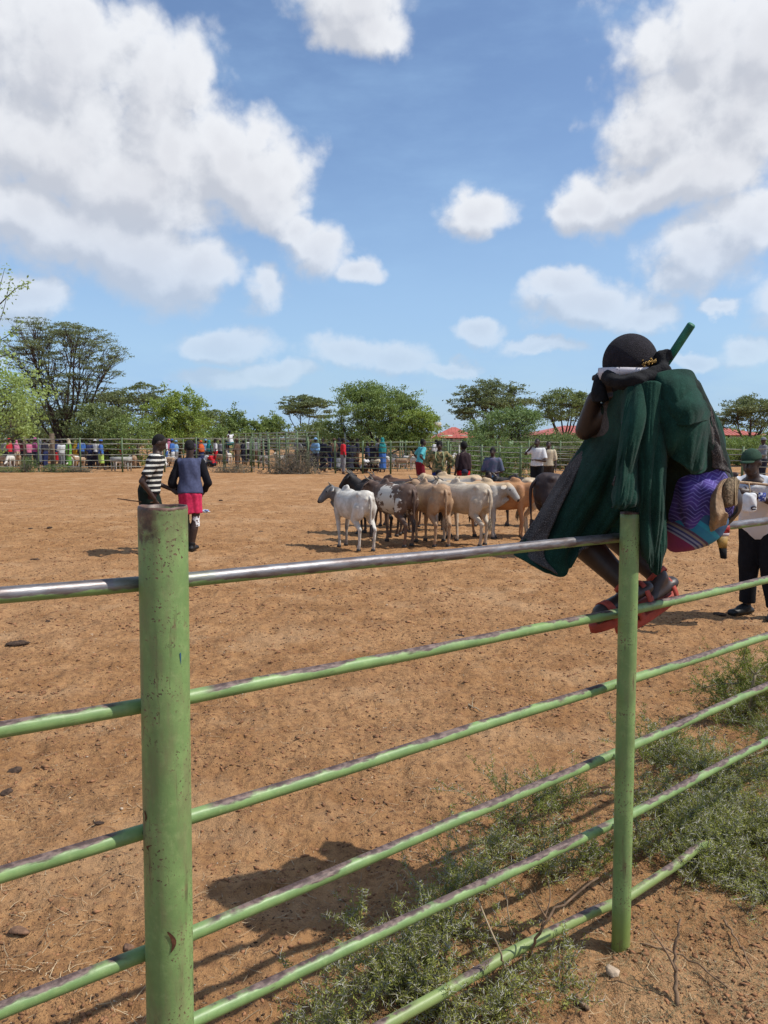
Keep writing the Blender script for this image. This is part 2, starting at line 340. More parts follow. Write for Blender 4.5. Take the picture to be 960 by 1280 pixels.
# ------------------------------------------------------------------ near pipe fence
PB = G(776, 1175); YR = PB[1]; YL = 1.59
FL = at(208, 724, YL); FR = at(785, 671, YR); FD = (FR-FL)[:2]; FD = FD/np.linalg.norm(FD); FN = np.array([-FD[1], FD[0]])   # FN points into the yard
def onfence(u, v, off=0.055):
    """point of the fence plane (moved off metres into the yard) seen at a pixel"""
    r = ray(u, v); p0 = FL[:2]+FN*off
    t = np.dot(p0, FN)/np.dot(r[:2], FN); return CAMP+r*t
def paintmat(name, kind):
    m, t, b = base(name); co = t.nodes.new('ShaderNodeTexCoord').outputs['Object']
    nrm = nd(t, 'ShaderNodeSeparateXYZ', None, Vector=t.nodes.new('ShaderNodeNewGeometry').outputs['Normal'])
    al = nd(t, 'ShaderNodeAttribute', {'attribute_name': 'along'}).outputs['Fac']
    g1 = (0.225, 0.345, 0.118, 1); g2 = (0.150, 0.245, 0.082, 1); g3 = (0.32, 0.40, 0.165, 1)
    nA = noise(t, co, 9.0, 5.0, 0.6); nB = noise(t, co, 45.0, 6.0, 0.65); nC = noise(t, co, 160.0, 4.0, 0.6)
    grn = mixc(t, sstep(t, nA, 0.35, 0.7), g2, g1); grn = mixc(t, mth(t, 'MULTIPLY', sstep(t, nB, 0.5, 0.75), 0.4), grn, g3)
    rust = mixc(t, sstep(t, nB, 0.35, 0.65), (0.10, 0.045, 0.030, 1), (0.27, 0.155, 0.125, 1))
    if kind == 'post':
        rust = mixc(t, sstep(t, nB, 0.35, 0.65), (0.055, 0.028, 0.020, 1), (0.17, 0.085, 0.055, 1))
        zz = nd(t, 'ShaderNodeSeparateXYZ', None, Vector=co).outputs[2]
        streak = noise(t, vmt(t, 'MULTIPLY', co, (1.0, 1.0, 0.10)), 70.0, 4.0, 0.6)
        w = mth(t, 'MAXIMUM', mth(t, 'MULTIPLY', sstep(t, nC, 0.585, 0.62), sstep(t, nA, 0.44, 0.58)),
                mth(t, 'MULTIPLY', sstep(t, streak, 0.56, 0.70), mth(t, 'MULTIPLY', sstep(t, nA, 0.40, 0.58), 0.7)))
        top = sstep(t, mth(t, 'ADD', al, mth(t, 'MULTIPLY', mth(t, 'SUBTRACT', nB, 0.5), 0.22)), 0.095, 0.02)
        left = sstep(t, nd(t, 'ShaderNodeSeparateXYZ', None, Vector=co).outputs[0], -0.430, -0.455)
        top = mth(t, 'MULTIPLY', top, mth(t, 'MULTIPLY_ADD', left, 0.72, 0.22))
        lip = sstep(t, mth(t, 'ADD', al, mth(t, 'MULTIPLY', mth(t, 'SUBTRACT', nC, 0.5), 0.010)), 0.008, 0.004)
        w = mth(t, 'MAXIMUM', mth(t, 'MAXIMUM', w, top), lip)
        low = sstep(t, zz, 0.22, 0.0); grn = mixc(t, mth(t, 'MULTIPLY', low, 0.6), grn, (0.22, 0.27, 0.04, 1))
        grime = sstep(t, noise(t, vmt(t, 'MULTIPLY', co, (1.0, 1.0, 0.2)), 22.0, 5.0, 0.65), 0.45, 0.68)
        grn = mixc(t, mth(t, 'MULTIPLY', grime, 0.55), grn, (0.19, 0.17, 0.085, 1)); met = 0.0; ro = 0.48
    else:
        cs = nd(t, 'ShaderNodeCombineXYZ', None, X=mth(t, 'MULTIPLY', al, 0.22), Y=mth(t, 'MULTIPLY', nd(t, 'ShaderNodeSeparateXYZ', None, Vector=co).outputs[2], 1.0), Z=0.0).outputs[0]
        nB = noise(t, cs, 60.0, 6.0, 0.6); nC = noise(t, cs, 190.0, 5.0, 0.6); nA = noise(t, vmt(t, 'MULTIPLY', co, (1, 1, 1)), 5.0, 4.0, 0.6)
        rust = mixc(t, sstep(t, nB, 0.35, 0.65), (0.10, 0.045, 0.030, 1), (0.27, 0.155, 0.125, 1))
        up = mth(t, 'ADD', nrm.outputs[2], mth(t, 'ADD', mth(t, 'MULTIPLY', mth(t, 'SUBTRACT', nB, 0.5), 1.3), mth(t, 'MULTIPLY', mth(t, 'SUBTRACT', nA, 0.5), 2.4)))
        if kind == 'polished':
            w = sstep(t, up, -0.55, -0.35)
            a1, a2 = 1.12, 1.13       # paint kept next to the posts, partly standing in for their cast shadow
            ends = mth(t, 'MAXIMUM', sstep(t, al, 0.115, 0.105), 0.0)
            w = mth(t, 'MULTIPLY', w, mth(t, 'SUBTRACT', 1.0, mth(t, 'MULTIPLY', ends, 0.15)))
            steel = mixc(t, sstep(t, nB, 0.35, 0.65), (0.235, 0.225, 0.23, 1), (0.13, 0.105, 0.10, 1))
            steel = mixc(t, sstep(t, nC, 0.60, 0.75), steel, (0.12, 0.07, 0.055, 1)); rust = steel
            met = mth(t, 'MULTIPLY', w, 0.65); ro = mixc(t, w, (0.5,)*3+(1,), (0.44,)*3+(1,))
        else:
            ends = sstep(t, al, 0.12, 0.08)  # unworn paint at the rail ends, partly in place of the post shadow
            if kind == 'low': up = mth(t, 'SUBTRACT', up, 0.30); grn = mixc(t, 0.55, grn, (0.22, 0.25, 0.075, 1))
            w = mth(t, 'MULTIPLY', sstep(t, up, 0.56, 0.86), mth(t, 'SUBTRACT', 1.0, mth(t, 'MULTIPLY', ends, 0.9)))
            spots = mth(t, 'MULTIPLY', sstep(t, nB, 0.62, 0.68), 0.8); w = mth(t, 'MAXIMUM', w, mth(t, 'MULTIPLY', spots, sstep(t, nA, 0.42, 0.55)))
            rust = mixc(t, sstep(t, nC, 0.4, 0.65), (0.060, 0.034, 0.030, 1), (0.185, 0.125, 0.105, 1))
            met = 0.0; ro = mixc(t, w, (.45,)*3+(1,), (.62,)*3+(1,))
    t.links.new(mixc(t, w, grn, rust), b.inputs['Base Color'])
    for s, v in (('Metallic', met), ('Roughness', ro)):
        if isinstance(v, bpy.types.NodeSocket): t.links.new(v, b.inputs[s])
        else: b.inputs[s].default_value = v
    bh = mth(t, 'ADD', mth(t, 'MULTIPLY', w, -0.6), mth(t, 'MULTIPLY', nC, 0.35))
    t.links.new(nd(t, 'ShaderNodeBump', None, Height=bh, Strength=0.35, Distance=0.004).outputs[0], b.inputs['Normal']); return m
M_LOW = paintmat('mossy_rail_paint', 'low')
M_POST, M_RAIL, M_TOP = paintmat('green_post_paint', 'post'), paintmat('worn_rail_paint', 'rail'), paintmat('polished_rail', 'polished')
fence = thing('pipe_fence', 'light green pipe fence across the foreground with a thick open post and worn rails', 'fence', (0, 0, 0))
def hollow_post(base_, top, r, wall, k=40):
    mb = MB(); base_ = np.array(base_); top = np.array(top); L = np.linalg.norm(top-base_); ax = (top-base_)/L
    u = np.cross([0, 1, 0], ax); u /= np.linalg.norm(u); w = np.cross(ax, u); secs = []; al = []
    for d, rr in [(L, r)]+[(x, r) for x in np.linspace(L-0.05, 0.05, 28)]+[(0.012, r), (0.006, r*1.004), (0.001, r-0.001), (0.0, r-wall*.5), (0.001, r-wall), (0.4, r-wall)]:
        secs.append((top-ax*d, u*rr, w*rr)); al += [d]*k
    loft(mb, secs, k, cap=False)
    V = mb.V[0]; A = np.array(al)
    ang = np.tile(np.linspace(0, 2*np.pi, k, endpoint=False), len(secs))
    rim = A < 0.013; V[rim, 2] += 0.0008*np.sin(ang[rim]*2+1)+0.0005*np.sin(ang[rim]*7)
    # shallow dents
    for (dz, a0, dep) in ((0.11, 2.5, 0.002), (0.55, 1.0, 0.0016), (0.3, 4.7, 0.0018), (0.9, 5.2, 0.002)):
        f = np.exp(-((A-dz)/0.05)**2-((np.angle(np.exp(1j*(ang-a0))))/0.5)**2); V -= (np.cos(ang)[:, None]*u+np.sin(ang)[:, None]*w)*(f*dep)[:, None]
    mb.A = [A]; mb.T = []; mb.Q[0] = mb.Q[0][:, ::-1]
    return mb.mesh('post', attr='along')
PLb = at(214.5, 1380, YL); PLt = at(203.5, 632, YL); PLd = (PLt-PLb)/(PLt[2]-PLb[2]); PLb = PLt-PLd*(PLt[2]+0.12)
link('post', hollow_post(PLb, PLt, 0.0487, 0.004), M_POST, fence)
PRt = at(787.5, 640, YR-0.03); PRb = at(776, 1175, YR-0.03); d = (PRt-PRb)/(PRt[2]-PRb[2])
PRb2 = PRb-d*(PRb[2]+0.15)
mb = MB(); pts = [PRt-d*x for x in np.concatenate([[0.0], np.linspace(0.02, PRt[2]+0.14, 26)])]
tube(mb, pts, 0.0305, 32); link('post', mb.mesh('post', attr='along'), M_POST, fence)
# posts outside the frame
for s, top in ((-1.577*1.0, 1.56), (1.577*2+0.02, 1.42)):
    q = FL[:2]+FD*s; mb = MB(); tube(mb, [(q[0], q[1], top), (q[0], q[1], top/2), (q[0], q[1], -0.1)], 0.031, 24); link('post', mb.mesh('post', attr='along'), M_POST, fence)
SPAN = np.linalg.norm((FR-FL)[:2])
LPX = [(205, 727.5), (205, 877.5), (207, 1031), (209, 1180), (209, 1291)]       # rail centre at the thick post
RPX = [(787, 671), (785, 764), (783, 851), (781, 936.5), (780, 1023)]           # at the thin post
EL_ = [(0, 743.5), (0, 912), (0, 1094), (0, 1264), (0, 1385)]                     # left edge
ER_ = [(960, 651), (960, 724.5), (960, 795), (960, 857), (960, 925)]
rr = [0.0158, 0.0158, 0.0160, 0.0160, 0.0160]
def curved(a, b, n=44, sag=0.0, amp=0.0015, seed=0):
    t = np.linspace(0, 1, n)[:, None]; P = a*(1-t)+b*t; P[:, 2] -= sag*4*(t*(1-t))[:, 0]
    P[:, 2] += amp*np.sin(t[:, 0]*9+seed)*np.sin(t[:, 0]*np.pi); return P
def rail(P, r, m, k=22):
    mb = MB(); tube(mb, P, r, k)
    L = np.concatenate([[0], np.cumsum(np.linalg.norm(np.diff(P, axis=0), axis=1))]); A = mb.A[-1]; tot = L[-1]
    mb.A[-1] = np.minimum(A, tot-A); return link('rail', mb.mesh('rail', attr='along'), m, fence)
for i in range(5):
    a = onfence(*LPX[i]); b_ = onfence(*RPX[i]); mt = M_TOP if i == 0 else M_RAIL
    rail(curved(a, b_, seed=i), rr[i], mt)
    e = onfence(*EL_[i]); q = a+(e-a)*(1.577/np.linalg.norm((e-a)[:2])); rail(curved(a, q, seed=i+3), rr[i], mt)
    e = onfence(*ER_[i]); q = b_+(e-b_)*(1.6/np.linalg.norm((e-b_)[:2])); rail(curved(b_, q, seed=i+7), rr[i], mt)
# lowest rail, bent down to the weeds on both sides of the thin post
pp = [(465, 1290), (552, 1242), (640, 1190), (700, 1160), (745, 1138), (779, 1125)]
P = np.array([onfence(u, v) for u, v in pp]); 
def resample(P, n):
    P = np.asarray(P, float); L = np.concatenate([[0], np.cumsum(np.linalg.norm(np.diff(P, axis=0), axis=1))]); t = np.linspace(0, L[-1], n)
    Q_ = np.stack([np.interp(t, L, P[:, k]) for k in range(P.shape[1])], -1)
    for _ in range(3): Q_[1:-1] = (Q_[:-2]+2*Q_[1:-1]+Q_[2:])/4
    return Q_
rail(resample(np.vstack([P[0]+(P[0]-P[1])*1.0, P]), 40), 0.0172, M_LOW)
P = np.array([onfence(u, v) for u, v in [(779, 1125), (812, 1103), (850, 1078), (880, 1052), (905, 1036), (960, 1010)]]); P[-1] = P[-2]+(P[-2]-P[-3])*1.2; P[-2][2] = .0; P[-1][2] = -.06; rail(resample(P, 30), 0.0172, M_LOW)
WB = mat('weld_paint', (.13, .20, .07), .6, .35, 60)
for px_, rad in ((LPX, .0487), (RPX, .0305)):
    for u_, v_ in px_:
        p = onfence(u_, v_, .028 if rad > .04 else .020)
        for sgn in (-1, 1):
            mb = MB(); c = p+np.array([FD[0], FD[1], 0])*sgn*rad*.86
            for k in range(7): ellip(mb, c+np.array([FN[0]*(k-3)*.004, FN[1]*(k-3)*.004, math.sin(k*.9-.3)*.009]), (.0052, .0052, .0058), None, 8, 6)
            link('weld_bead', mb.mesh('weld_bead'), WB, fence)
# scars on the thick post: curls of lifted paint with bare rust under them, a smear of blue paint
def scar(px, w, h, m, curl=0.4, name='paint_scar'):
    mb = MB(); n = 9; V = []; cx = PLt
    for i in range(n):
        t = i/(n-1); v = px[1]+h*(t-.5); u = px[0]+curl*h*math.sin(t*2.6)-curl*h*.5; ww = w*math.sin(math.pi*min(1, t*.9+.08))**.7
        for s in (-1, 1):
            uu = u+s*ww/2; p = at(uu, v, YL); c = PLt-PLd*(PLt[2]-p[2]); dx = p[0]-c[0]; 
            rr_ = 0.0497 if curl >= 0 else 0.0493; dx = max(-.04, min(.04, dx)); V.append((c[0]+dx, c[1]-math.sqrt(rr_**2-dx*dx), p[2]))
    return link(name, mb.add(V, [(2*i, 2*i+1, 2*i+3, 2*i+2) for i in range(n-1)]).mesh(name), m, fence)
rm = mat('bare_rust', (0.13, 0.05, 0.025), 0.9, 0.3, 60); bl = mat('blue_smear', (0.02, 0.10, 0.22), 0.5, 0.2, 50)
scar((221, 1160), 5, 26, rm, 0.28); scar((194, 1047), 3.5, 8, rm, -0.8); scar((183, 948), 3, 7, rm, -0.4); scar((188, 1010), 3, 12, rm, 0.2); scar((231, 818), 3, 14, bl, 0.1, 'paint_smear')
# ------------------------------------------------------------------ people
def nrm_(v): v = np.asarray(v, float); return v/(np.linalg.norm(v)+1e-12)
SKIN = mat('dark_skin', (0.052, 0.028, 0.020), 0.5, 0.12, 30, spec=0.4)
HAIR = mat('black_hair', (0.010, 0.009, 0.009), 0.85, 0.2, 80, bump=0.4, bscale=150)
def cloth(name, col, var=0.12, **k): return mat('cloth_'+name, col, 0.9, var, 25, spec=0.15, sheen=0.0, bump=0.25, bscale=120, **k)
def hand_prims(mb, wr, d, side, curl=0.5, s=1.0, fingers=True, inward=None):
    """palm + 4 fingers + thumb; wr wrist, d direction of the hand, inward palm normal"""
    wr = np.asarray(wr, float); d = nrm_(d); pn = nrm_(inward if inward is not None else (-side, 0, 0)); pn = nrm_(pn-d*np.dot(pn, d)); sdv = np.cross(d, pn)
    pe = wr+d*0.085*s
    capsule(mb, wr, pe, 0.024*s, 0.034*s, 10, flat=(pn, 0.45))
    if not fingers: capsule(mb, pe, pe+nrm_(d+pn*curl)*0.06*s, 0.03*s, 0.02*s, 8, flat=(pn, 0.5)); return
    for i, (o, L) in enumerate(((-.028, .072), (-.0095, .083), (.0095, .078), (.027, .062))):
        b = pe+sdv*o*s*.95-d*0.008*s; d1 = nrm_(d+pn*curl*0.7); d2 = nrm_(d+pn*curl*2.2); L *= s
        k1 = b+d1*L*.5; capsule(mb, b, k1, .0088*s, .0082*s, 8); capsule(mb, k1, k1+d2*L*.5, .0082*s, .007*s, 8)
    b = wr+d*0.025*s-sdv*0.026*s; t1 = b+nrm_(d*.7-sdv*.8+pn*.4)*.035*s; capsule(mb, b, t1, .011*s, .0095*s, 8); capsule(mb, t1, t1+nrm_(d+pn*.5-sdv*.1)*.03*s, .0095*s, .008*s, 8)
def human(name, label, loc, yaw, H=1.72, wear=(), neck=(0, 0), hips=0.0, headyaw=0, nod=0, arms=None, legs=None, vox=0.02, group=None, fingers=False, skin=None, build=1.0, proto=None, seat=None, hairm=None, w=1.0):
    """local frame: x right, y forward, z up. lengths as fractions of H"""
    root = thing(name, label, 'person', loc, yaw, group); s = H
    Pz = seat if seat is not None else 0.515
    pel = np.array([0, hips, Pz])*s; nk = pel+np.array([neck[0], neck[1], 0])*s+np.array([0, 0, 1])*s*math.sqrt(max(0.02, .315**2-neck[0]**2-neck[1]**2))
    sp = nrm_(nk-pel); rt = nrm_(np.cross([0, 1, 0], sp))*1.0; rt = nrm_(np.array([1, 0, 0])-sp*sp[0]); fw = np.cross(sp, rt)
    L = lambda t, x=0, y=0: pel+(nk-pel)*t+rt*x*s+fw*y*s
    b_ = build
    tor = [(-.10, .078, .060), (0.02, .094, .066), (.16, .092, .062), (.38, .078, .054), (.58, .088, .060), (.78, .098, .060), (.90, .096, .050), (.98, .055, .038), (1.04, .032, .034)]
    mb = MB(); loft(mb, [(L(t, 0, .004), rt*rx*s*b_, fw*ry*s*b_) for t, rx, ry in tor], 20)
    hc = nk+np.array([0, .012, .085])*s+np.array([neck[0]*.15, neck[1]*.15, 0])*s
    cy, sy = math.cos(headyaw), math.sin(headyaw); Rz = np.array([[cy, -sy, 0], [sy, cy, 0], [0, 0, 1]]); cn, sn = math.cos(-nod), math.sin(-nod)
    Rh = Rz @ np.array([[1, 0, 0], [0, cn, -sn], [0, sn, cn]])
    h = lambda x, y, z: hc+Rh @ (np.array([x, y, z])*s)
    capsule(mb, L(.95), h(0, -.012, -.03), .034*s, .031*s, 12)
    ellip(mb, h(0, -.006, .012), np.array([.044, .056, .056])*s, Rh, 18, 12); ellip(mb, h(0, .012, -.022), np.array([.036, .042, .046])*s, Rh, 16, 10)
    capsule(mb, h(0, .050, .006), h(0, .062, -.016), .006*s, .010*s, 8); capsule(mb, h(-.012, .048, -.036), h(.012, .048, -.036), .008*s, .008*s, 8)
    for sd_ in (-1, 1): ellip(mb, h(sd_*.046, -.004, -.004), np.array([.007, .013, .019])*s, Rh, 8, 6)
    sh = {sd_: L(.86, sd_*.105*b_, 0) for sd_ in (-1, 1)}
    A = arms or {}
    J = {}
    for sd_ in (-1, 1):
        e_, w_ = A.get(sd_, ((.135, .0, .60), (.14, .05, .46)))
        e = np.array([e_[0]*sd_, e_[1], e_[2]])*s; wr = np.array([w_[0]*sd_, w_[1], w_[2]])*s; J[sd_] = (e, wr)
        capsule(mb, sh[sd_], e, .031*s*b_, .025*s, 12); capsule(mb, e, wr, .025*s, .0165*s, 12)
        hand_prims(mb, wr, nrm_(wr-e)+np.array([0, 0, -.2]), sd_, .4, s/1.72, fingers, inward=np.array([-sd_, .2, 0]))
    Lg = legs or {}
    K = {}
    for sd_ in (-1, 1):
        k_, a_, f_ = Lg.get(sd_, ((.055, .012, .285), (.058, -.005, .045), (.02, 1, 0)))
        hp = pel+rt*sd_*.052*s-np.array([0, 0, .02])*s; k = np.array([k_[0]*sd_, k_[1], k_[2]])*s; a = np.array([a_[0]*sd_, a_[1], a_[2]])*s
        capsule(mb, hp, k, .054*s*b_, .034*s, 14); capsule(mb, k, (k*.62+a*.38)-nrm_(f_)*0.006*s, .034*s, .036*s, 12); capsule(mb, k*.62+a*.38-nrm_(f_)*0.006*s, a, .036*s, .021*s, 12)
        fd = nrm_(np.array([f_[0]*sd_, f_[1], f_[2]])); ft = a+fd*.105*s-np.array([0, 0, .026])*s; hl = a-fd*.025*s-np.array([0, 0, .022])*s
        capsule(mb, hl, ft, .020*s, .021*s, 10, flat=((0, 0, 1), .7)); capsule(mb, a, a+fd*.06*s-np.array([0, 0, .018])*s, .022*s, .018*s, 10); K[sd_] = (hp, k, a, fd, ft, hl)
    body = remesh(mb, 'body', vox, 3, .5); link('body', body, skin or SKIN, root)
    fold = (0.012, 9.0, 0.35)
    for W_ in wear:
        kind, m = W_[0], W_[1]; o_ = W_[2] if len(W_) > 2 else {}
        mb = MB(); nm = o_.get('name', kind)
        if kind in ('shirt', 'vest', 'jacket'):
            hem = o_.get('hem', -.02); g = o_.get('g', .012); fl = o_.get('flare', 1.0)
            secs = [(t, rx*(fl if t < .3 else 1), ry*(fl if t < .3 else 1)) for t, rx, ry in [(hem, .098, .072), (.16, .094, .066), (.38, .083, .060), (.58, .090, .062), (.78, .099, .061), (.90, .098, .052), (.975, .058, .042)]]
            loft(mb, [(L(t, 0, .004), rt*(rx*b_+g)*s, fw*(ry*b_+g)*s) for t, rx, ry in secs], 22)
            sl_ = o_.get('sleeve', .55)
            for sd_ in (-1, 1):
                e, wr = J[sd_]
                if sl_ > 0:
                    f1 = min(1, sl_*2); capsule(mb, sh[sd_], sh[sd_]+(e-sh[sd_])*f1, (.033*b_+g)*s, (.028+g*1.1)*s, 14, ends=(1, 1 if sl_ > .5 else 0))
                    if sl_ > .5: capsule(mb, e, e+(wr-e)*(sl_-.5)*2, (.027+g)*s, (.020+g)*s, 14, ends=(1, 0))
                else: ellip(mb, sh[sd_]-rt*sd_*.012*s, np.array([.034, .045, .045])*s)
            me = remesh(mb, nm, vox, 2, .5, fold)
        elif kind in ('skirt', 'wrap'):
            z0 = o_.get('top', .10); zb = o_.get('bottom', .28)*s; fl = o_.get('flare', 1.05); g = .014
            c0 = L(z0); c1 = L(-.05); kk = (K[-1][1]+K[1][1])/2; kx = np.abs(K[1][1]-K[-1][1])[0]/2
            cb = np.array([kk[0], kk[1]-.004*s, zb])
            if seat is None:
                secs = [(c0, rt*(.092*b_+g)*s, fw*(.066*b_+g)*s), (c1, rt*(.098*b_+g)*s, fw*(.074*b_+g)*s)]
                for q in (.3, .6, 1.0): secs.append((c1*(1-q)+cb*q, np.array([1, 0, 0])*(.096+(kx/s+.045-.085)*q*fl+.004)*s, np.array([0, 1, 0])*(.075+.004*q)*fl*s))
                loft(mb, secs[::-1], 24)
            me = remesh(mb, nm, vox, 2, .5, (0.016, 12.0, 0.15))
        elif kind in ('shorts', 'trousers'):
            fr = o_.get('length', .8 if kind == 'shorts' else 1.9); g = o_.get('g', .012)
            loft(mb, [(L(.14), rt*(.088*b_+g)*s, fw*(.062*b_+g)*s), (L(0), rt*(.098*b_+g)*s, fw*(.072*b_+g)*s), (L(-.14), rt*(.085*b_+g)*s, fw*(.066*b_+g)*s)], 20)
            for sd_ in (-1, 1):
                hp, k, a = K[sd_][:3]; f1 = min(1, fr); capsule(mb, hp, hp+(k-hp)*f1, (.056*b_+g)*s, (.042+g)*s, 14, ends=(1, 1 if fr > 1 else 0))
                if fr > 1: capsule(mb, k, k+(a-k)*(fr-1), (.038+g)*s, (.028+g)*s, 14, ends=(1, 0))
            me = remesh(mb, nm, vox, 2, .5, (0.010, 10.0, 0.3))
        elif kind == 'shawl':
            zt = .99; bot = o_.get('bottom', .1); ww = o_.get('w', .15)
            loft(mb, [(L(t, 0, o_.get('fy', .005)), rt*rx*s, fw*ry*s) for t, rx, ry in [(bot, ww*.95, .105), (.35, ww, .105), (.6, ww*.98, .095), (.8, ww*.9, .08), (.92, ww*.72, .062), (zt, .05, .045)]], 26)
            me = remesh(mb, nm, vox, 2, .5, (0.022, 11.0, 0.2))
        elif kind == 'hair':
            kk_ = o_.get('k', 1.0); ellip(mb, h(0, -.0125, .016), np.array([.0452*kk_, .0535*kk_, .0560*kk_])*s, Rh, 22, 16); ellip(mb, h(0, -.030, -.006), np.array([.036, .032, .040])*s, Rh, 14, 10); me = mb.mesh(nm); m = m or HAIR
        elif kind == 'cap':
            ellip(mb, h(0, -.006, .022), np.array([.050, .062, .052])*s, Rh, 20, 12, zcut=-.05)
            if o_.get('brim', 1): ellip(mb, h(0, .058, .018), np.array([.036, .040, .006])*s, Rh, 14, 6)
            me = mb.mesh(nm)
        elif kind == 'headscarf':
            ellip(mb, h(0, -.010, .010), np.array([.054, .064, .062])*s, Rh, 20, 12, zcut=-.5); capsule(mb, h(0, -.02, -.03), L(.97, 0, -.01), .05*s, .075*s, 14); me = remesh(mb, nm, vox, 2, .5, (0.008, 20, 1))
        elif kind == 'hat':
            ellip(mb, h(0, -.004, .030), np.array([.048, .058, .050])*s, Rh, 18, 10, zcut=-.1); ellip(mb, h(0, -.004, .026), np.array([.085, .095, .008])*s, Rh, 22, 6); me = mb.mesh(nm)
        elif kind == 'shoes':
            for sd_ in (-1, 1):
                hp, k, a, fd, ft, hl = K[sd_]; mb = MB(); capsule(mb, hl, ft, .026*s, .027*s, 12, flat=((0, 0, 1), .75)); capsule(mb, a, a+fd*.05*s-np.array([0, 0, .012])*s, .026*s, .024*s, 12)
                link('shoe', remesh(mb, 'shoe', min(vox, .014), 2), m, root)
            continue
        elif kind == 'boots':
            for sd_ in (-1, 1):
                hp, k, a, fd, ft, hl = K[sd_]; mb = MB(); capsule(mb, hl, ft, .025*s, .026*s, 12, flat=((0, 0, 1), .75)); capsule(mb, a, a+(k-a)*o_.get('h', .45), .026*s, .032*s, 12, ends=(1, 0)); link('boot', remesh(mb, 'boot', min(vox, .014), 2), m, root)
            continue
        elif kind == 'sandals':
            for sd_ in (-1, 1):
                hp, k, a, fd, ft, hl = K[sd_]; mb = MB(); c = (hl+ft)/2-np.array([0, 0, .018*s]); u = fd*.085*s; v = np.cross([0, 0, 1], fd)*.028*s
                loft(mb, [(c-np.array([0, 0, .008]), u, v), (c+np.array([0, 0, .008]), u, v)], 16); link('sandal', mb.mesh('sandal', False), m, root)
            continue
        link(nm, me, m, root)
    root['_h'] = 0; del root['_h']
    human.last = dict(L=L, J=J, K=K, h=h, root=root, sh=sh, Rh=Rh)
    return root
def world_of(root, p):
    M_ = Matrix.Translation(root.location) @ Matrix.Rotation(root.rotation_euler.z, 4, 'Z'); return M_ @ Vector(p)
def stick(label, a, b, r=0.011, m=None, name='walking_stick', cat='stick', r1=None, group=None, bend=0.01):
    a = np.asarray(a, float); b = np.asarray(b, float); t = np.linspace(0, 1, 9)[:, None]; P = a*(1-t)+b*t; sidev = nrm_(np.cross(b-a, [0.3, 1, .2])); P += sidev*bend*np.sin(t*4.2)
    c = P[0].copy(); mb = MB(); tube(mb, P-c, np.linspace(r, r1 or r*.8, 9), 10); o = link(name, mb.mesh(name), m or mat('stick_wood', (0.20, 0.11, 0.06), 0.8, 0.25, 30)); o.location = c; return tag(o, label, cat, group)

# ---- striped materials
def stripes(name, cA, cB, axis=2, freq=14.0, duty=0.5, wob=0.15, cC=None, offs=0.0):
    m, t, b = base(name); co = t.nodes.new('ShaderNodeTexCoord').outputs['Object']; sp_ = nd(t, 'ShaderNodeSeparateXYZ', None, Vector=co)
    z = mth(t, 'ADD', sp_.outputs[axis], mth(t, 'MULTIPLY', noise(t, co, 5.0, 2.0), wob*.1)); f = mth(t, 'FRACT', mth(t, 'MULTIPLY_ADD', z, freq, offs))
    c = mixc(t, mth(t, 'LESS_THAN', f, duty), (*cA, 1), (*cB, 1))
    if cC: c = mixc(t, mth(t, 'LESS_THAN', mth(t, 'FRACT', mth(t, 'MULTIPLY_ADD', z, freq, offs+.7)), .12), c, (*cC, 1))
    c = mixc(t, mth(t, 'MULTIPLY', sstep(t, noise(t, co, 40, 4), .4, .7), .25), c, (0.05, 0.04, 0.04, 1))
    t.links.new(c, b.inputs['Base Color']); b.inputs['Roughness'].default_value = .9; b.inputs['Specular IOR Level'].default_value = .15; return m
def patches(name, cols, scale=30.0):
    m, t, b = base(name); co = t.nodes.new('ShaderNodeTexCoord').outputs['Object']; v = nd(t, 'ShaderNodeTexVoronoi', None, Vector=co, Scale=scale).outputs['Color']
    v = nd(t, 'ShaderNodeSeparateXYZ', None, Vector=v).outputs[0]; c = (*cols[0], 1)
    for i, cc in enumerate(cols[1:]): c = mixc(t, mth(t, 'GREATER_THAN', v, (i+1)/len(cols)), c, (*cc, 1))
    t.links.new(c, b.inputs['Base Color']); b.inputs['Roughness'].default_value = .9; return m

# ---- man in striped shirt, by the thick post, walking left with head bowed
v_st = stripes('black_white_stripes', (0.70, 0.68, 0.60), (0.018, 0.018, 0.02), 2, 13.5, 0.62)
loc = G(190, 691); loc[2] = 0
r_ = human('person', 'person in black and white striped shirt and dark shorts holding a thin stick, head bowed', loc, R(-70), 1.80,
    wear=[('shirt', v_st, dict(sleeve=.38, hem=-.02, g=.014)), ('skirt', cloth('blackgreen', (0.010, 0.018, 0.014)), dict(top=.16, bottom=.37, flare=1.18)), ('shorts', cloth('maroon', (0.035, 0.014, 0.012)), dict(length=.55, g=.003)), ('hair', None), ('sandals', mat('black_rubber', (0.012, .012, .012), .7))],
    neck=(0, .07), nod=.5, headyaw=-.1, arms={-1: ((.16, .00, .60), (.10, .17, .52)), 1: ((.160, -.075, .60), (.135, .02, .46))}, vox=.0125, fingers=True, hips=-.01)
J = human.last['J']; hw = world_of(r_, J[1][1]+np.array([0, .06, -.06]))
q = at(147, 624, loc[1]-.1)
stick('thin wooden stick held low by the man in the striped shirt', hw, (q[0], q[1], q[2]), .010)

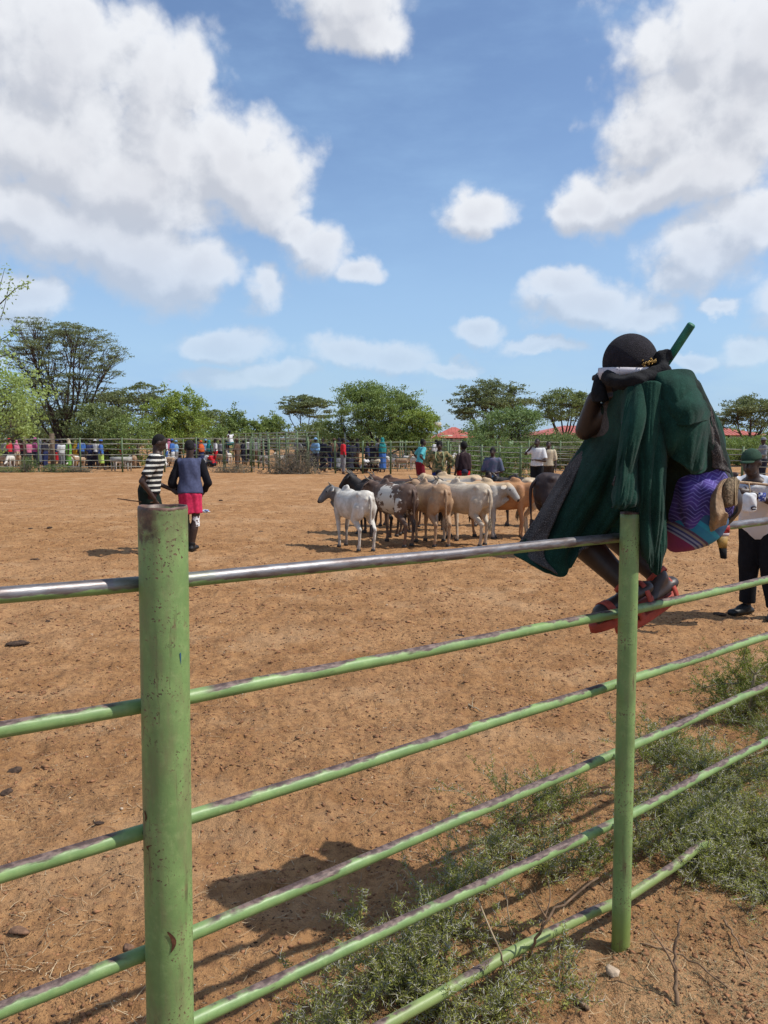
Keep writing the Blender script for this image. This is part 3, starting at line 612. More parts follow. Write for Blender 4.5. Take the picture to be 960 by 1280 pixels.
# ---- man with navy vest and red shorts, seen from behind
loc = G(239, 688); loc[2] = 0
r_ = human('person', 'person in navy sleeveless vest and bright red shorts standing with back turned', loc, R(8), 1.70,
    wear=[('shirt', cloth('black', (0.012, 0.012, 0.016)), dict(sleeve=.86, hem=0.0, g=.008, name='shirt')), ('vest', cloth('navy', (0.075, 0.085, 0.155)), dict(sleeve=0, hem=-.02, g=.019, flare=1.05)),
          ('skirt', cloth('red', (0.62, 0.035, 0.10)), dict(top=.02, bottom=.335, flare=1.0, name='shorts')), ('hair', None, dict(k=1.02)), ('boots', mat('dark_boot', (0.014, .012, .012), .6), dict(h=.12))],
    neck=(0, .045), nod=.6, headyaw=.15, build=.93, arms={-1: ((.155, .02, .60), (.09, .16, .51)), 1: ((.158, .02, .60), (.10, .14, .50))}, vox=.0125, fingers=True, legs={-1: ((.045, .02, .285), (.02, .0, .045), (.1, 1, 0)), 1: ((.045, .0, .285), (.01, -.02, .045), (.3, 1, 0))})
mb = MB(); K = human.last['K'][1]; kk = K[1]
loft(mb, [(kk+np.array([0, 0, .045]), np.array([.062, 0, 0]), np.array([0, .066, 0])), (kk+np.array([0, 0, -.02]), np.array([.058, 0, 0]), np.array([0, .062, 0])), (kk+np.array([0, -.005, -.11]), np.array([.060, 0, 0]), np.array([0, .064, 0]))], 18, cap=False)
link('knee_band', mb.mesh('knee_band'), patches('white_pattern', [(0.75, .74, .72), (0.7, .7, .7), (.08, .03, .03)], 38), r_)

# ---- herders behind the cattle
herders = []
def hd(u, Yd, label, yaw, H, **k):
    x = (u-480)/F_PX*Yd*1.0; return human('person', label, (x, Yd, 0), yaw, H, group='herders standing beyond the cattle', vox=.02, **k)
TQ = cloth('turquoise', (0.10, 0.42, 0.46)); MAR = cloth('maroon2', (0.16, 0.012, 0.022)); REDW = cloth('redwrap', (0.62, 0.015, 0.02))
hipL = ((.21, -.04, .66), (.12, .02, .56))
hd(526, 26.5, 'person in turquoise shirt and maroon shorts leaning back with hand on hip beyond the cattle', R(-70), 1.72, wear=[('shirt', TQ, dict(sleeve=.42)), ('skirt', MAR, dict(top=.08, bottom=.27)), ('hair', None)], arms={-1: hipL, 1: ((.20, -.09, .65), (.13, .02, .56))}, neck=(0, .05), hips=-.02)
CAMO = patches('olive_print', [(.14, .13, .06), (.22, .17, .07), (.06, .08, .03), (.34, .24, .10)], 22)
hd(549, 20.3, 'person with hands on hips in patterned olive and tan shirt over blue wrap', R(175), 1.66, wear=[('shirt', CAMO, dict(sleeve=.8, g=.018)), ('skirt', cloth('bluewrap', (.015, .03, .16)), dict(top=.0, bottom=.2)), ('hair', None, dict(k=1.12))], arms={-1: hipL, 1: hipL})
mb = MB(); Lf = human.last['L']; tube(mb, [Lf(.99, -.05, .07), Lf(.7, -.07, .09), Lf(.45, -.04, .09), Lf(.2, -.06, .08)], .03, 8, ell=.4); tube(mb, [Lf(.99, .05, .07), Lf(.7, .06, .09), Lf(.5, .03, .085)], .028, 8, ell=.4); link('scarf', mb.mesh('scarf'), cloth('pale_green', (.40, .46, .26)), human.last['root'])
hd(579.5, 20.0, 'person wrapped in dark brown shawl over a bright red wrap standing beyond the cattle', R(35), 1.64, wear=[('shawl', cloth('darkbrown', (.030, .017, .020)), dict(bottom=.12, w=.135)), ('skirt', REDW, dict(top=.14, bottom=.36)), ('skirt', cloth('teal_dark', (.02, .09, .13)), dict(top=-.3, bottom=.18, name='underwrap')), ('hair', None, dict(k=1.15))])
hd(615.5, 19.5, 'person in grey blue shirt and bright blue shorts with short hair beyond the tan cow', R(165), 1.50, wear=[('shirt', patches('grey_blue', [(.09, .09, .15), (.12, .11, .17), (.07, .09, .14)], 12), dict(sleeve=.5)), ('skirt', cloth('bright_blue', (.02, .28, .52)), dict(top=.06, bottom=.26)), ('hair', None, dict(k=1.08))], arms={-1: ((.16, .0, .60), (.05, .09, .58)), 1: ((.16, .0, .60), (.04, .10, .60))})
# crouching ones between them
sq = {-1: ((.07, .20, .23), (.06, .08, .045), (.1, 1, 0)), 1: ((.07, .20, .23), (.06, .08, .045), (.1, 1, 0))}
sqa = {-1: ((.11, .17, .32), (.04, .26, .30)), 1: ((.11, .17, .32), (.04, .26, .30))}
def squat(u, Yd, label, yaw, H, wear, grp, name='person', vox=.022, zoff=0):
    x = (u-480)/F_PX*Yd; return human(name, label, (x, Yd, zoff), yaw, H, wear=wear, seat=.13, hips=0, neck=(0, .13), legs=sq, arms=sqa, group=grp, vox=vox)
squat(536, 19.3, 'person in grey checked wrap crouching low between two standing herders', R(-100), 1.66, [('shawl', patches('grey_check', [(.13, .15, .13), (.07, .08, .08), (.25, .26, .24)], 40), dict(bottom=-.05, w=.14, fy=.02)), ('hair', None)], 'herders standing beyond the cattle')
squat(589, 19.2, 'person in pink and white striped shirt crouching beside the red wrapped herder', R(30), 1.66, [('shirt', stripes('pink_stripes', (.75, .66, .70), (.28, .08, .14), 2, 16, .6), dict(sleeve=.8)), ('shorts', cloth('greyshort', (.08, .08, .09)), {}), ('cap', cloth('darkcap', (.03, .03, .05)), dict(brim=0))], 'herders standing beyond the cattle')
squat(603, 19.4, 'person in dark red wrap crouching next to the herder in blue shorts', R(-150), 1.6, [('shawl', cloth('darkred', (.22, .02, .02)), dict(bottom=-.05, w=.13)), ('hair', None)], 'herders standing beyond the cattle')
# two men by the right hand fence
WH = cloth('white', (.66, .66, .66), .06); CRM = cloth('cream', (.52, .44, .31), .08)
x, Yd = (671-480)/1000*24.0, 24.0
human('person', 'person in white shirt holding a phone to the ear beside the right fence', (x, Yd, 0), R(160), 1.72, wear=[('shirt', WH, dict(sleeve=.4)), ('trousers', cloth('darktr', (.012, .013, .016)), {}), ('hair', None)], arms={-1: ((.15, .05, .60), (-.02, .11, .62)), 1: ((.19, .06, .72), (.075, .06, .86))}, group='men watching by the right fence', vox=.02)
x, Yd = (685-480)/1000*25.2, 25.2
human('person', 'person in open cream shirt standing just right of the white shirted man', (x, Yd, 0), R(170), 1.64, wear=[('shirt', CRM, dict(sleeve=.45)), ('trousers', cloth('browntr', (.05, .035, .025)), {}), ('hair', None)], group='men watching by the right fence', vox=.02)
# ---- hunched man in green cap, right edge
loc = G(948, 771); loc[2] = 0
r_ = human('person', 'person in green cap, white shirt and black trousers bending forward at the right edge', loc, R(138), 1.74,
    wear=[('shirt', patches('white_grey', [(.60, .61, .64), (.66, .66, .67), (.55, .57, .62)], 5), dict(sleeve=.45, g=.020, hem=-.12)), ('trousers', cloth('blacktr', (.011, .011, .014)), dict(g=.014)), ('cap', cloth('greencap', (.032, .065, .042)), dict(brim=1)), ('shoes', mat('dark_shoe', (.02, .018, .016), .5))],
    neck=(0, .19), nod=.2, arms={-1: ((.17, .20, .62), (.04, .33, .70)), 1: ((.175, .22, .66), (.075, .34, .77))}, vox=.0125, fingers=True,
    legs={-1: ((.06, .03, .285), (.08, .0, .045), (.1, 1, 0)), 1: ((.06, .0, .285), (.07, -.02, .045), (.5, 1, 0))})
hw = world_of(r_, human.last['J'][1][1]+np.array([-.02, .07, -.01])); q = at(975, 607, hw[1]+.05)
stick('pale stick held level in the dark hand of the capped man', (hw[0]-.06, hw[1], hw[2]-.01), tuple(q), .013, mat('pale_stick', (.45, .30, .18), .7, .2, 30), r1=.012, bend=.004)
pc = at(937, 628, 6.85); pw = mat('white_pouch', (.68, .68, .68), .6, .06, 20)
po = thing('pouch', 'white pouch with a dark ring mark hanging before the shirt of the capped man', 'pouch', tuple(pc)); mb = MB()
loft(mb, [((0, 0, -.085), np.array([.045, 0, 0]), np.array([0, .03, 0])), ((0, 0, -.07), np.array([.060, 0, 0]), np.array([0, .040, 0])), ((-.004, 0, 0), np.array([.066, 0, 0]), np.array([0, .045, 0])), ((0, 0, .065), np.array([.058, 0, 0]), np.array([0, .040, 0])), ((.004, 0, .080), np.array([.040, 0, 0]), np.array([0, .025, 0]))], 22); link('body', remesh(mb, 'body', .008, 2, .5, (.006, 20, 1)), pw, po)
mb = MB(); t_ = np.linspace(.4, 5.6, 18); tube(mb, np.stack([.020*np.cos(t_)+.018, -.046+.0*t_, .013*np.sin(t_)-.045], -1), .006, 6); link('ring_mark', mb.mesh('ring_mark'), mat('dark_print', (.03, .02, .04), .6), po)
mb = MB(); tube(mb, resample([(-.0, -.0, .07), (.0, .0, .10), (.01, .05, .16)], 10), .006, 8); link('cord', mb.mesh('cord'), mat('tan_cord', (.36, .25, .15), .8, .2, 60), po)
mb = MB(); box(mb, (0, 0, 0), (.06, .012, .075)); bp_ = link('print_patch', mb.mesh('print_patch', False), patches('blue_print', [(.03, .05, .22), (.5, .52, .6), (.05, .08, .3)], 60), po); bp_.location = (.115, .02, .045)
# ------------------------------------------------------------------ cattle
def coat(name, main, shade, kind=None, c2=None, c3=None):
    m, t, b = base(name); co = t.nodes.new('ShaderNodeTexCoord').outputs['Object']; s = nd(t, 'ShaderNodeSeparateXYZ', None, Vector=co); x, y, z = s.outputs[:3]
    n = noise(t, co, 5.0, 5.0, .6); nf = noise(t, vmt(t, 'MULTIPLY', co, (1, 1, .4)), 55, 4, .6)
    c = mixc(t, sstep(t, n, .35, .65), (*shade, 1), (*main, 1))
    if kind == 'neck':            # darker neck and face
        f = sstep(t, mth(t, 'ADD', x, mth(t, 'MULTIPLY', n, .30)), .48, .60); c = mixc(t, mth(t, 'MULTIPLY', f, .92), c, (*c2, 1))
    if kind == 'hump':            # warm cream along the back and hump
        f = sstep(t, mth(t, 'ADD', z, mth(t, 'MULTIPLY', n, .16)), 1.12, 1.22); c = mixc(t, f, c, (*c2, 1))
    if kind == 'pied':            # white flank patch carrying dark spots
        q = vmt(t, 'MULTIPLY', vmt(t, 'SUBTRACT', co, (-0.14, 0.0, .84)), (3.0, 0.0, 3.3)); d = mth(t, 'ADD', vmt(t, 'LENGTH', q, out=1), mth(t, 'MULTIPLY', mth(t, 'SUBTRACT', noise(t, co, 6, 5, .65), .5), 3.4))
        v = nd(t, 'ShaderNodeTexVoronoi', None, Vector=vmt(t, 'MULTIPLY', co, (1, .6, 1)), Scale=5.2).outputs[0]
        sp_ = sstep(t, mth(t, 'ADD', v, mth(t, 'MULTIPLY', noise(t, co, 14, 3), .35)), .40, .43)
        w = mth(t, 'MULTIPLY', sstep(t, d, 1.02, .94), sp_); c = mixc(t, w, c, (*c2, 1))
    if kind == 'pale_legs':
        f = sstep(t, mth(t, 'ADD', z, mth(t, 'MULTIPLY', n, .1)), .40, .25); c = mixc(t, f, c, (*c2, 1))
    if kind == 'blaze':
        f = sstep(t, x, .72, .84); c = mixc(t, mth(t, 'MULTIPLY', f, .8), c, (*c2, 1))
    c = mixc(t, mth(t, 'MULTIPLY', sstep(t, nf, .45, .7), .16), c, (.10, .06, .04, 1))
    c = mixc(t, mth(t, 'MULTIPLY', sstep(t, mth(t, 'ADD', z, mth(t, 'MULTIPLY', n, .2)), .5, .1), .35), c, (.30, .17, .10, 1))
    t.links.new(c, b.inputs['Base Color']); b.inputs['Roughness'].default_value = .62; b.inputs['Specular IOR Level'].default_value = .3
    t.links.new(nd(t, 'ShaderNodeBump', None, Height=nf, Strength=.3, Distance=.01).outputs[0], b.inputs['Normal']); return m
M_HOOF = mat('hoof_horn', (.06, .05, .045), .6, .2, 30); M_HORN = mat('cow_horn', (.20, .17, .13), .5, .3, 30); M_EYE = mat('dark_eye', (.01, .008, .006), .15, 0, 5, spec=.6); M_MUZ = mat('muzzle', (.05, .04, .04), .5, .2, 30)
def cow(label, u, Yd, heading, coatm, s=1.0, hyaw=0.0, hz=0.0, horns=.05, tuft=None, step=0.0, group='cattle standing close together in the yard', ear=None, x=None):
    px = (u-480)/F_PX*Yd if x is None else x
    root = thing('cow', label, 'cow', (px, Yd, 0), heading, group); S = 1.0; root.scale = (s, s, s); v = lambda *a: np.array(a)*S
    mb = MB()
    T = [(-.70, .93, .05, .10), (-.665, .95, .12, .19), (-.58, .955, .185, .235), (-.46, .935, .205, .255), (-.28, .885, .225, .275), (-.08, .86, .245, .295), (.12, .865, .235, .29), (.30, .885, .205, .285), (.43, .885, .165, .265), (.52, .89, .11, .19), (.57, .90, .05, .10)]
    loft(mb, [(v(x_, 0, z), v(0, ry, 0), v(0, 0, rz)) for x_, z, ry, rz in T], 24)
    ellip(mb, v(.25, 0, 1.13), v(.135, .065, .12), None, 16, 10); ellip(mb, v(.20, 0, 1.20), v(.07, .045, .065), None, 12, 8); ellip(mb, v(.10, 0, 1.12), v(.20, .075, .07), None, 14, 8); capsule(mb, v(-.62, 0, 1.10), v(.1, 0, 1.10), .055*S, .06*S, 10)
    for sd_ in (-1, 1):
        ellip(mb, v(-.50, sd_*.135, 1.10), v(.075, .055, .055)); ellip(mb, v(-.66, sd_*.07, 1.02), v(.05, .045, .045))      # hooks and pins
        ellip(mb, v(-.50, sd_*.125, .84), v(.155, .085, .24)); ellip(mb, v(.36, sd_*.125, .88), v(.12, .075, .24))
    st = step
    feet = []
    for sd_, dx in ((-1, st), (1, -st)):
        capsule(mb, v(.37, sd_*.13, .78), v(.375+dx*.3, sd_*.125, .56), .078*S, .052*S); capsule(mb, v(.375+dx*.3, sd_*.125, .56), v(.385+dx*.8, sd_*.12, .37), .050*S, .040*S); ellip(mb, v(.39+dx*.8, sd_*.12, .365), v(.043, .040, .05))
        capsule(mb, v(.385+dx*.8, sd_*.12, .36), v(.375+dx, sd_*.118, .10), .033*S, .026*S); capsule(mb, v(.375+dx, sd_*.118, .11), v(.395+dx, sd_*.118, .05), .032*S, .036*S); feet.append((.40+dx, sd_*.118))
        dx = -dx
        capsule(mb, v(-.50, sd_*.13, .84), v(-.40+dx*.5, sd_*.155, .62), .125*S, .085*S); capsule(mb, v(-.40+dx*.5, sd_*.155, .62), v(-.585+dx, sd_*.125, .42), .075*S, .042*S); ellip(mb, v(-.60+dx, sd_*.125, .425), v(.040, .034, .05))
        capsule(mb, v(-.585+dx, sd_*.125, .42), v(-.555+dx, sd_*.122, .12), .036*S, .028*S); capsule(mb, v(-.555+dx, sd_*.122, .13), v(-.53+dx, sd_*.122, .05), .034*S, .037*S); feet.append((-.525+dx, sd_*.122))
    # neck, dewlap, head
    N0 = v(.44, 0, .98); cy, sy = math.cos(hyaw), math.sin(hyaw); nd_ = np.array([cy*.20, sy*.20, .08+hz])*S; N1 = v(.48, 0, 1.0)+nd_
    capsule(mb, v(.38, 0, .95), v(.48, 0, 1.0)+nd_*.5, .19*S, .155*S, 14, flat=((0, 1, 0), .72)); capsule(mb, v(.48, 0, 1.0)+nd_*.5, N1, .155*S, .12*S, 14, flat=((-sy, cy, 0), .75))
    capsule(mb, v(.46, 0, .74), v(.50, 0, .80)+nd_*.75, .11*S, .06*S, 10, flat=((-sy, cy, 0), .28))
    hy = hyaw*1.35; hd_ = nrm_([math.cos(hy), math.sin(hy), -.95]); sdv = np.array([-math.sin(hy), math.cos(hy), 0]); up = np.cross(hd_, sdv); up = up*np.sign(up[2])
    P0 = N1+np.array([0, 0, .03])*S
    secs = []
    for d, w_, h_ in ((-.10, .05, .06), (-.06, .095, .100), (.02, .106, .112), (.09, .100, .105), (.17, .076, .086), (.245, .064, .072), (.295, .067, .066), (.33, .054, .052), (.345, .02, .02)):
        secs.append((P0+hd_*d*S-up*(.0 if d < .2 else (d-.2)*.10)*S, sdv*w_*S, up*h_*S))
    loft(mb, secs, 18)
    for sd_ in (-1, 1): ellip(mb, P0+hd_*.07*S+sdv*sd_*.070*S+up*.045*S, v(.035, .028, .028))
    body = remesh(mb, 'body', .017*S, 4, .5); link('body', body, coatm, root)
    for sd_ in (-1, 1):
        e0 = P0-hd_*.035*S+sdv*sd_*.085*S+up*.03*S; ed = nrm_(sdv*sd_+np.array([0, 0, -.38])-hd_*.15); mb = MB()
        loft(mb, [(e0+ed*q*S, np.cross(ed, up)*w_*S, up*.012*S) for q, w_ in ((-.02, .020), (.03, .042), (.10, .055), (.16, .042), (.205, .005))], 10); link('ear', mb.mesh('ear'), ear or coatm, root)
        mb = MB(); ellip(mb, P0+hd_*.085*S+sdv*sd_*.099*S+up*.04*S, v(.017, .017, .017)); link('eye', mb.mesh('eye'), M_EYE, root)
        if horns:
            h0 = P0-hd_*.07*S+sdv*sd_*.055*S+up*.07*S; mb = MB(); tube(mb, [h0, h0+(sdv*sd_*.6+up*.5)*horns*S, h0+(sdv*sd_*.7+up*1.1)*horns*S*1.2, h0+(sdv*sd_*.5+up*1.6)*horns*S*1.6], np.array([.02, .017, .012, .004])*S, 10); link('horn', mb.mesh('horn'), M_HORN, root)
    mb = MB(); ellip(mb, P0+hd_*.325*S-up*.010*S, v(.030, .050, .042)); link('muzzle', mb.mesh('muzzle'), M_MUZ, root)
    for fx, fy in feet:
        mb = MB(); loft(mb, [(v(fx, fy, 0.0), v(.058, 0, 0), v(0, .045, 0)), (v(fx-.008, fy, .055), v(.045, 0, 0), v(0, .037, 0)), (v(fx-.012, fy, .06), v(.02, 0, 0), v(0, .02, 0))], 12); link('hoof', mb.mesh('hoof'), M_HOOF, root)
    mb = MB(); Pt = resample([v(-.66, 0, 1.08), v(-.725, .0, 1.06), v(-.755, .012, .95), v(-.745, .02, .75), v(-.735, .01, .52)], 14); tube(mb, Pt, np.linspace(.030, .011, 14)*S, 8); tl = link('tail', mb.mesh('tail'), coatm, root)
    mb = MB()
    for k in range(26):
        a = Pt[-1]+RS.randn(3)*.010*S; l = (.14+.12*RS.rand())*S; tube(mb, [a, a+np.array([RS.randn()*.012, RS.randn()*.012, -l*.5]), a+np.array([RS.randn()*.018, RS.randn()*.018, -l])], np.array([.008, .008, .001])*S, 4, cap=False)
    link('tail_tuft', mb.mesh('tail_tuft'), tuft or M_MUZ, tl); return root
WHC = ((.66, .63, .57), (.46, .42, .36)); TAN = ((.42, .27, .155), (.30, .185, .11))
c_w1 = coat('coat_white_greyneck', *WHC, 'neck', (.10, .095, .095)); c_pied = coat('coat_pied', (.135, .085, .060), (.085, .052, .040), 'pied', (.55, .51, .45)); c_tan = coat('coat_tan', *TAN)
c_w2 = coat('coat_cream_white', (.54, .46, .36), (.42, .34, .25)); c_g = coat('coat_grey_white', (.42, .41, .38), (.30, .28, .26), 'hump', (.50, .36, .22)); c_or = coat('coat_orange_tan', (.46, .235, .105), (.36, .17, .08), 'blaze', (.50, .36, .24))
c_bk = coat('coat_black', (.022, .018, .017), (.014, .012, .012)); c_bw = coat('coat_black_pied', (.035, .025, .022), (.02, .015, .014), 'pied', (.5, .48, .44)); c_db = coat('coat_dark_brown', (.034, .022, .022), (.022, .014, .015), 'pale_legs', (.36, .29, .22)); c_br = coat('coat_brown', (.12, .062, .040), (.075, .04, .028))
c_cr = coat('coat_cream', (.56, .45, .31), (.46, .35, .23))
tufts = {k: mat('tuft_'+k, v, .8, .3, 30) for k, v in (('tan', (.34, .22, .13)), ('pale', (.5, .42, .3)))}
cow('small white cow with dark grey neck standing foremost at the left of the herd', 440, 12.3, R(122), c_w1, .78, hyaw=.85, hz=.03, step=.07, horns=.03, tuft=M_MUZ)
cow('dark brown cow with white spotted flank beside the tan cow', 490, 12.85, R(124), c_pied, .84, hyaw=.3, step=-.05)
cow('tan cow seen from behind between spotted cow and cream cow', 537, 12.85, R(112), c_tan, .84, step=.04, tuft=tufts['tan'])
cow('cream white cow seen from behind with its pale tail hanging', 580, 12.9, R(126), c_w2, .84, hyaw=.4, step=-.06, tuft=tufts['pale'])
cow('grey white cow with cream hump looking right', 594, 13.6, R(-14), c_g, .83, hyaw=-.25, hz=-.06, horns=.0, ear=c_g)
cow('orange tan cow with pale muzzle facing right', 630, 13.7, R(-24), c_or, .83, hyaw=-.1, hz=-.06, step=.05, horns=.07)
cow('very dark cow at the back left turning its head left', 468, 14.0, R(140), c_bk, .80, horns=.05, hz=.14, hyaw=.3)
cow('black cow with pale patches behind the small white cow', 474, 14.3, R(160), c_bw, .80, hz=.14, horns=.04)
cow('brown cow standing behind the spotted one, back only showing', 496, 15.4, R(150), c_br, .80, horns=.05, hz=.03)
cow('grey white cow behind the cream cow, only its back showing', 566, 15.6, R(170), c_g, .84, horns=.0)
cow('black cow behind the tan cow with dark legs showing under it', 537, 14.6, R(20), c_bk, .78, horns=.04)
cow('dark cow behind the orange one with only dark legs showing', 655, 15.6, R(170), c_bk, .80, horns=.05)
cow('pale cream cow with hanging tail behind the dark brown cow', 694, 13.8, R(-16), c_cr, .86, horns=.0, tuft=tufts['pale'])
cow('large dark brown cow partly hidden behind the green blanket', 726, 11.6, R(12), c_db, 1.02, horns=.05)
# ------------------------------------------------------------------ goats and sheep behind the far fences
def goat_proto(vox=.028, graze=False):
    root = thing('goat', 'goat', 'goat', (0, 0, 0)); mb = MB(); v = lambda *a: np.array(a)
    loft(mb, [(v(x, 0, z), v(0, ry, 0), v(0, 0, rz)) for x, z, ry, rz in ((-.36, .55, .04, .06), (-.30, .56, .11, .12), (-.1, .53, .14, .16), (.12, .54, .135, .155), (.28, .56, .09, .12), (.34, .58, .04, .06))], 12)
    for sx, sy in ((-.25, -.08), (-.25, .08), (.22, -.08), (.22, .08)): capsule(mb, v(sx, sy, .5), v(sx+.02, sy, .02), .055, .022, 8)
    hz = .32 if graze else .82; hx = .52 if graze else .46; capsule(mb, v(.28, 0, .62), v(hx, 0, hz), .085, .055, 8); capsule(mb, v(hx, 0, hz), v(hx+.17, 0, hz-.08), .062, .035, 8)
    capsule(mb, v(-.34, 0, .6), v(-.42, 0, .56), .025, .015, 6)
    link('body', remesh(mb, 'body', vox, 2), None, root)
    for s_ in (-1, 1):
        mb = MB(); capsule(mb, v(hx-.02, s_*.05, hz+.02), v(hx-.03, s_*.12, hz-.04), .022, .015, 6); link('ear', mb.mesh('ear'), None, root)
    return root
gp = [goat_proto(), goat_proto(graze=True)]
GM = {'white': mat('goat_white', (.62, .58, .52), .85, .12, 9), 'tan': mat('goat_tan', (.40, .27, .17), .85, .15, 9), 'brown': mat('goat_brown', (.16, .09, .06), .85, .2, 9), 'grey': mat('goat_grey', (.30, .28, .26), .85, .2, 9)}
GOATS = [(4,46.5,'tan','leftmost behind the far fence'),(14,46,'white','at the far left edge'),(24,45.2,'tan','beside the pink shirted people'),(34,46.2,'white','in front of the maroon shirt'),(20,50,'brown','farther back at left'),(94,46,'white','below the yellow clad person'),(100,44.6,'tan','standing next to the yellow clad person'),
 (148,44,'white','low by the fence near the bucket'),(158,44.6,'grey','beside the white one by the pale shed'),(152,48,'white','behind the shed'),(168,45,'tan','at the left of the striped man'),(205,44.8,'white','between the two men in front'),(212,45.6,'tan','just left of the navy vest'),(214,47.5,'grey','behind the navy vest man'),
 (262,50,'brown','resting near the red cloth'),(276,49,'tan','in the middle pen'),(286,51,'white','inside the middle pen'),(330,50,'grey','in the pen behind the thorn heap'),(352,49,'white','behind the dry thorn heap'),(362,52,'brown','at the back of the thorn heap'),
 (484,41.5,'white','under the big green tree'),(494,43,'white','in the pen right of the tree trunk'),(503,41,'tan','in the right pen'),(512,43.5,'white','middle of the right pen'),(500,46,'grey','farther back in the right pen'),(520,42,'white','beside the turquoise shirt'),(560,42,'white','between two herders'),(566,45,'tan','behind the shawl wearer'),(600,43,'white','behind the crouching person'),
 (488,49,'white','deep in the right pen'),(508,50,'brown','at the far rail of the right pen'),(524,48,'tan','at the far rail behind the herder')]
for i, (u, Yd, cl, wh) in enumerate(GOATS):
    g_ = gp[i % 2] if i < 2 else copy_tree(gp[i % 2 if i % 5 else 1]); g_.location = ((u-480)/F_PX*Yd, Yd, 0); g_.rotation_euler.z = RS.rand()*6.28; k = .9+.25*RS.rand(); g_.scale = (k, k, k)
    tag(g_, '%s goat %s' % (cl, wh), 'goat', 'goats kept behind the far fences')
    for ch in [o for o in COL.objects if o.parent == g_]:
        if len(ch.data.materials) == 0: ch.data.materials.append(GM['white'])
        ch.material_slots[0].link = 'OBJECT'; ch.material_slots[0].material = GM[cl]
# ------------------------------------------------------------------ far crowd
def crowd_proto(kind):
    w0 = cloth('white', (.66, .66, .66)); g_ = None
    wear = {'robe': [('shawl', w0, dict(bottom=.05, w=.125, name='robe_top')), ('skirt', w0, dict(top=.12, bottom=.09)), ('headscarf', w0)],
            'shirt': [('shirt', w0, dict(sleeve=.5)), ('trousers', w0), ('hair', None)],
            'wrap': [('shirt', w0, dict(sleeve=.45)), ('skirt', w0, dict(top=.1, bottom=.22)), ('cap', w0, dict(brim=0))],
            'hat': [('shirt', w0, dict(sleeve=.8)), ('trousers', w0), ('hat', w0)]}[kind]
    kw = dict(vox=.036)
    if kind == 'wrap': kw['legs'] = {-1: ((.05, .06, .285), (.05, .09, .045), (.1, 1, 0)), 1: ((.05, -.02, .29), (.05, -.12, .06), (.1, 1, 0))}
    if kind == 'hat': kw['arms'] = {-1: ((.16, .05, .62), (.05, .15, .6)), 1: ((.19, 0, .66), (.11, .03, .54))}
    return human('person', 'x y z w', (0, 0, 0), 0, 1.70, wear=wear, **kw)
CP = {k: crowd_proto(k) for k in ('robe', 'shirt', 'wrap', 'hat')}; used = set()
PAL = {'pink': (.55, .16, .26), 'magenta': (.33, .06, .18), 'dark': (.02, .02, .035), 'navy': (.02, .03, .10), 'white': (.62, .62, .62), 'red': (.55, .02, .03), 'green': (.14, .36, .06), 'yellow': (.62, .36, .03), 'blue': (.05, .14, .42), 'teal': (.02, .22, .22), 'orange': (.62, .11, .03), 'grey': (.22, .22, .23), 'brown': (.12, .07, .045), 'lime': (.40, .55, .12), 'skyblue': (.20, .36, .55), 'purple': (.12, .06, .22), 'cream': (.5, .42, .3), 'maroon': (.14, .02, .03)}
PM = {k: mat('crowd_'+k, v, .9, .12, 12) for k, v in PAL.items()}
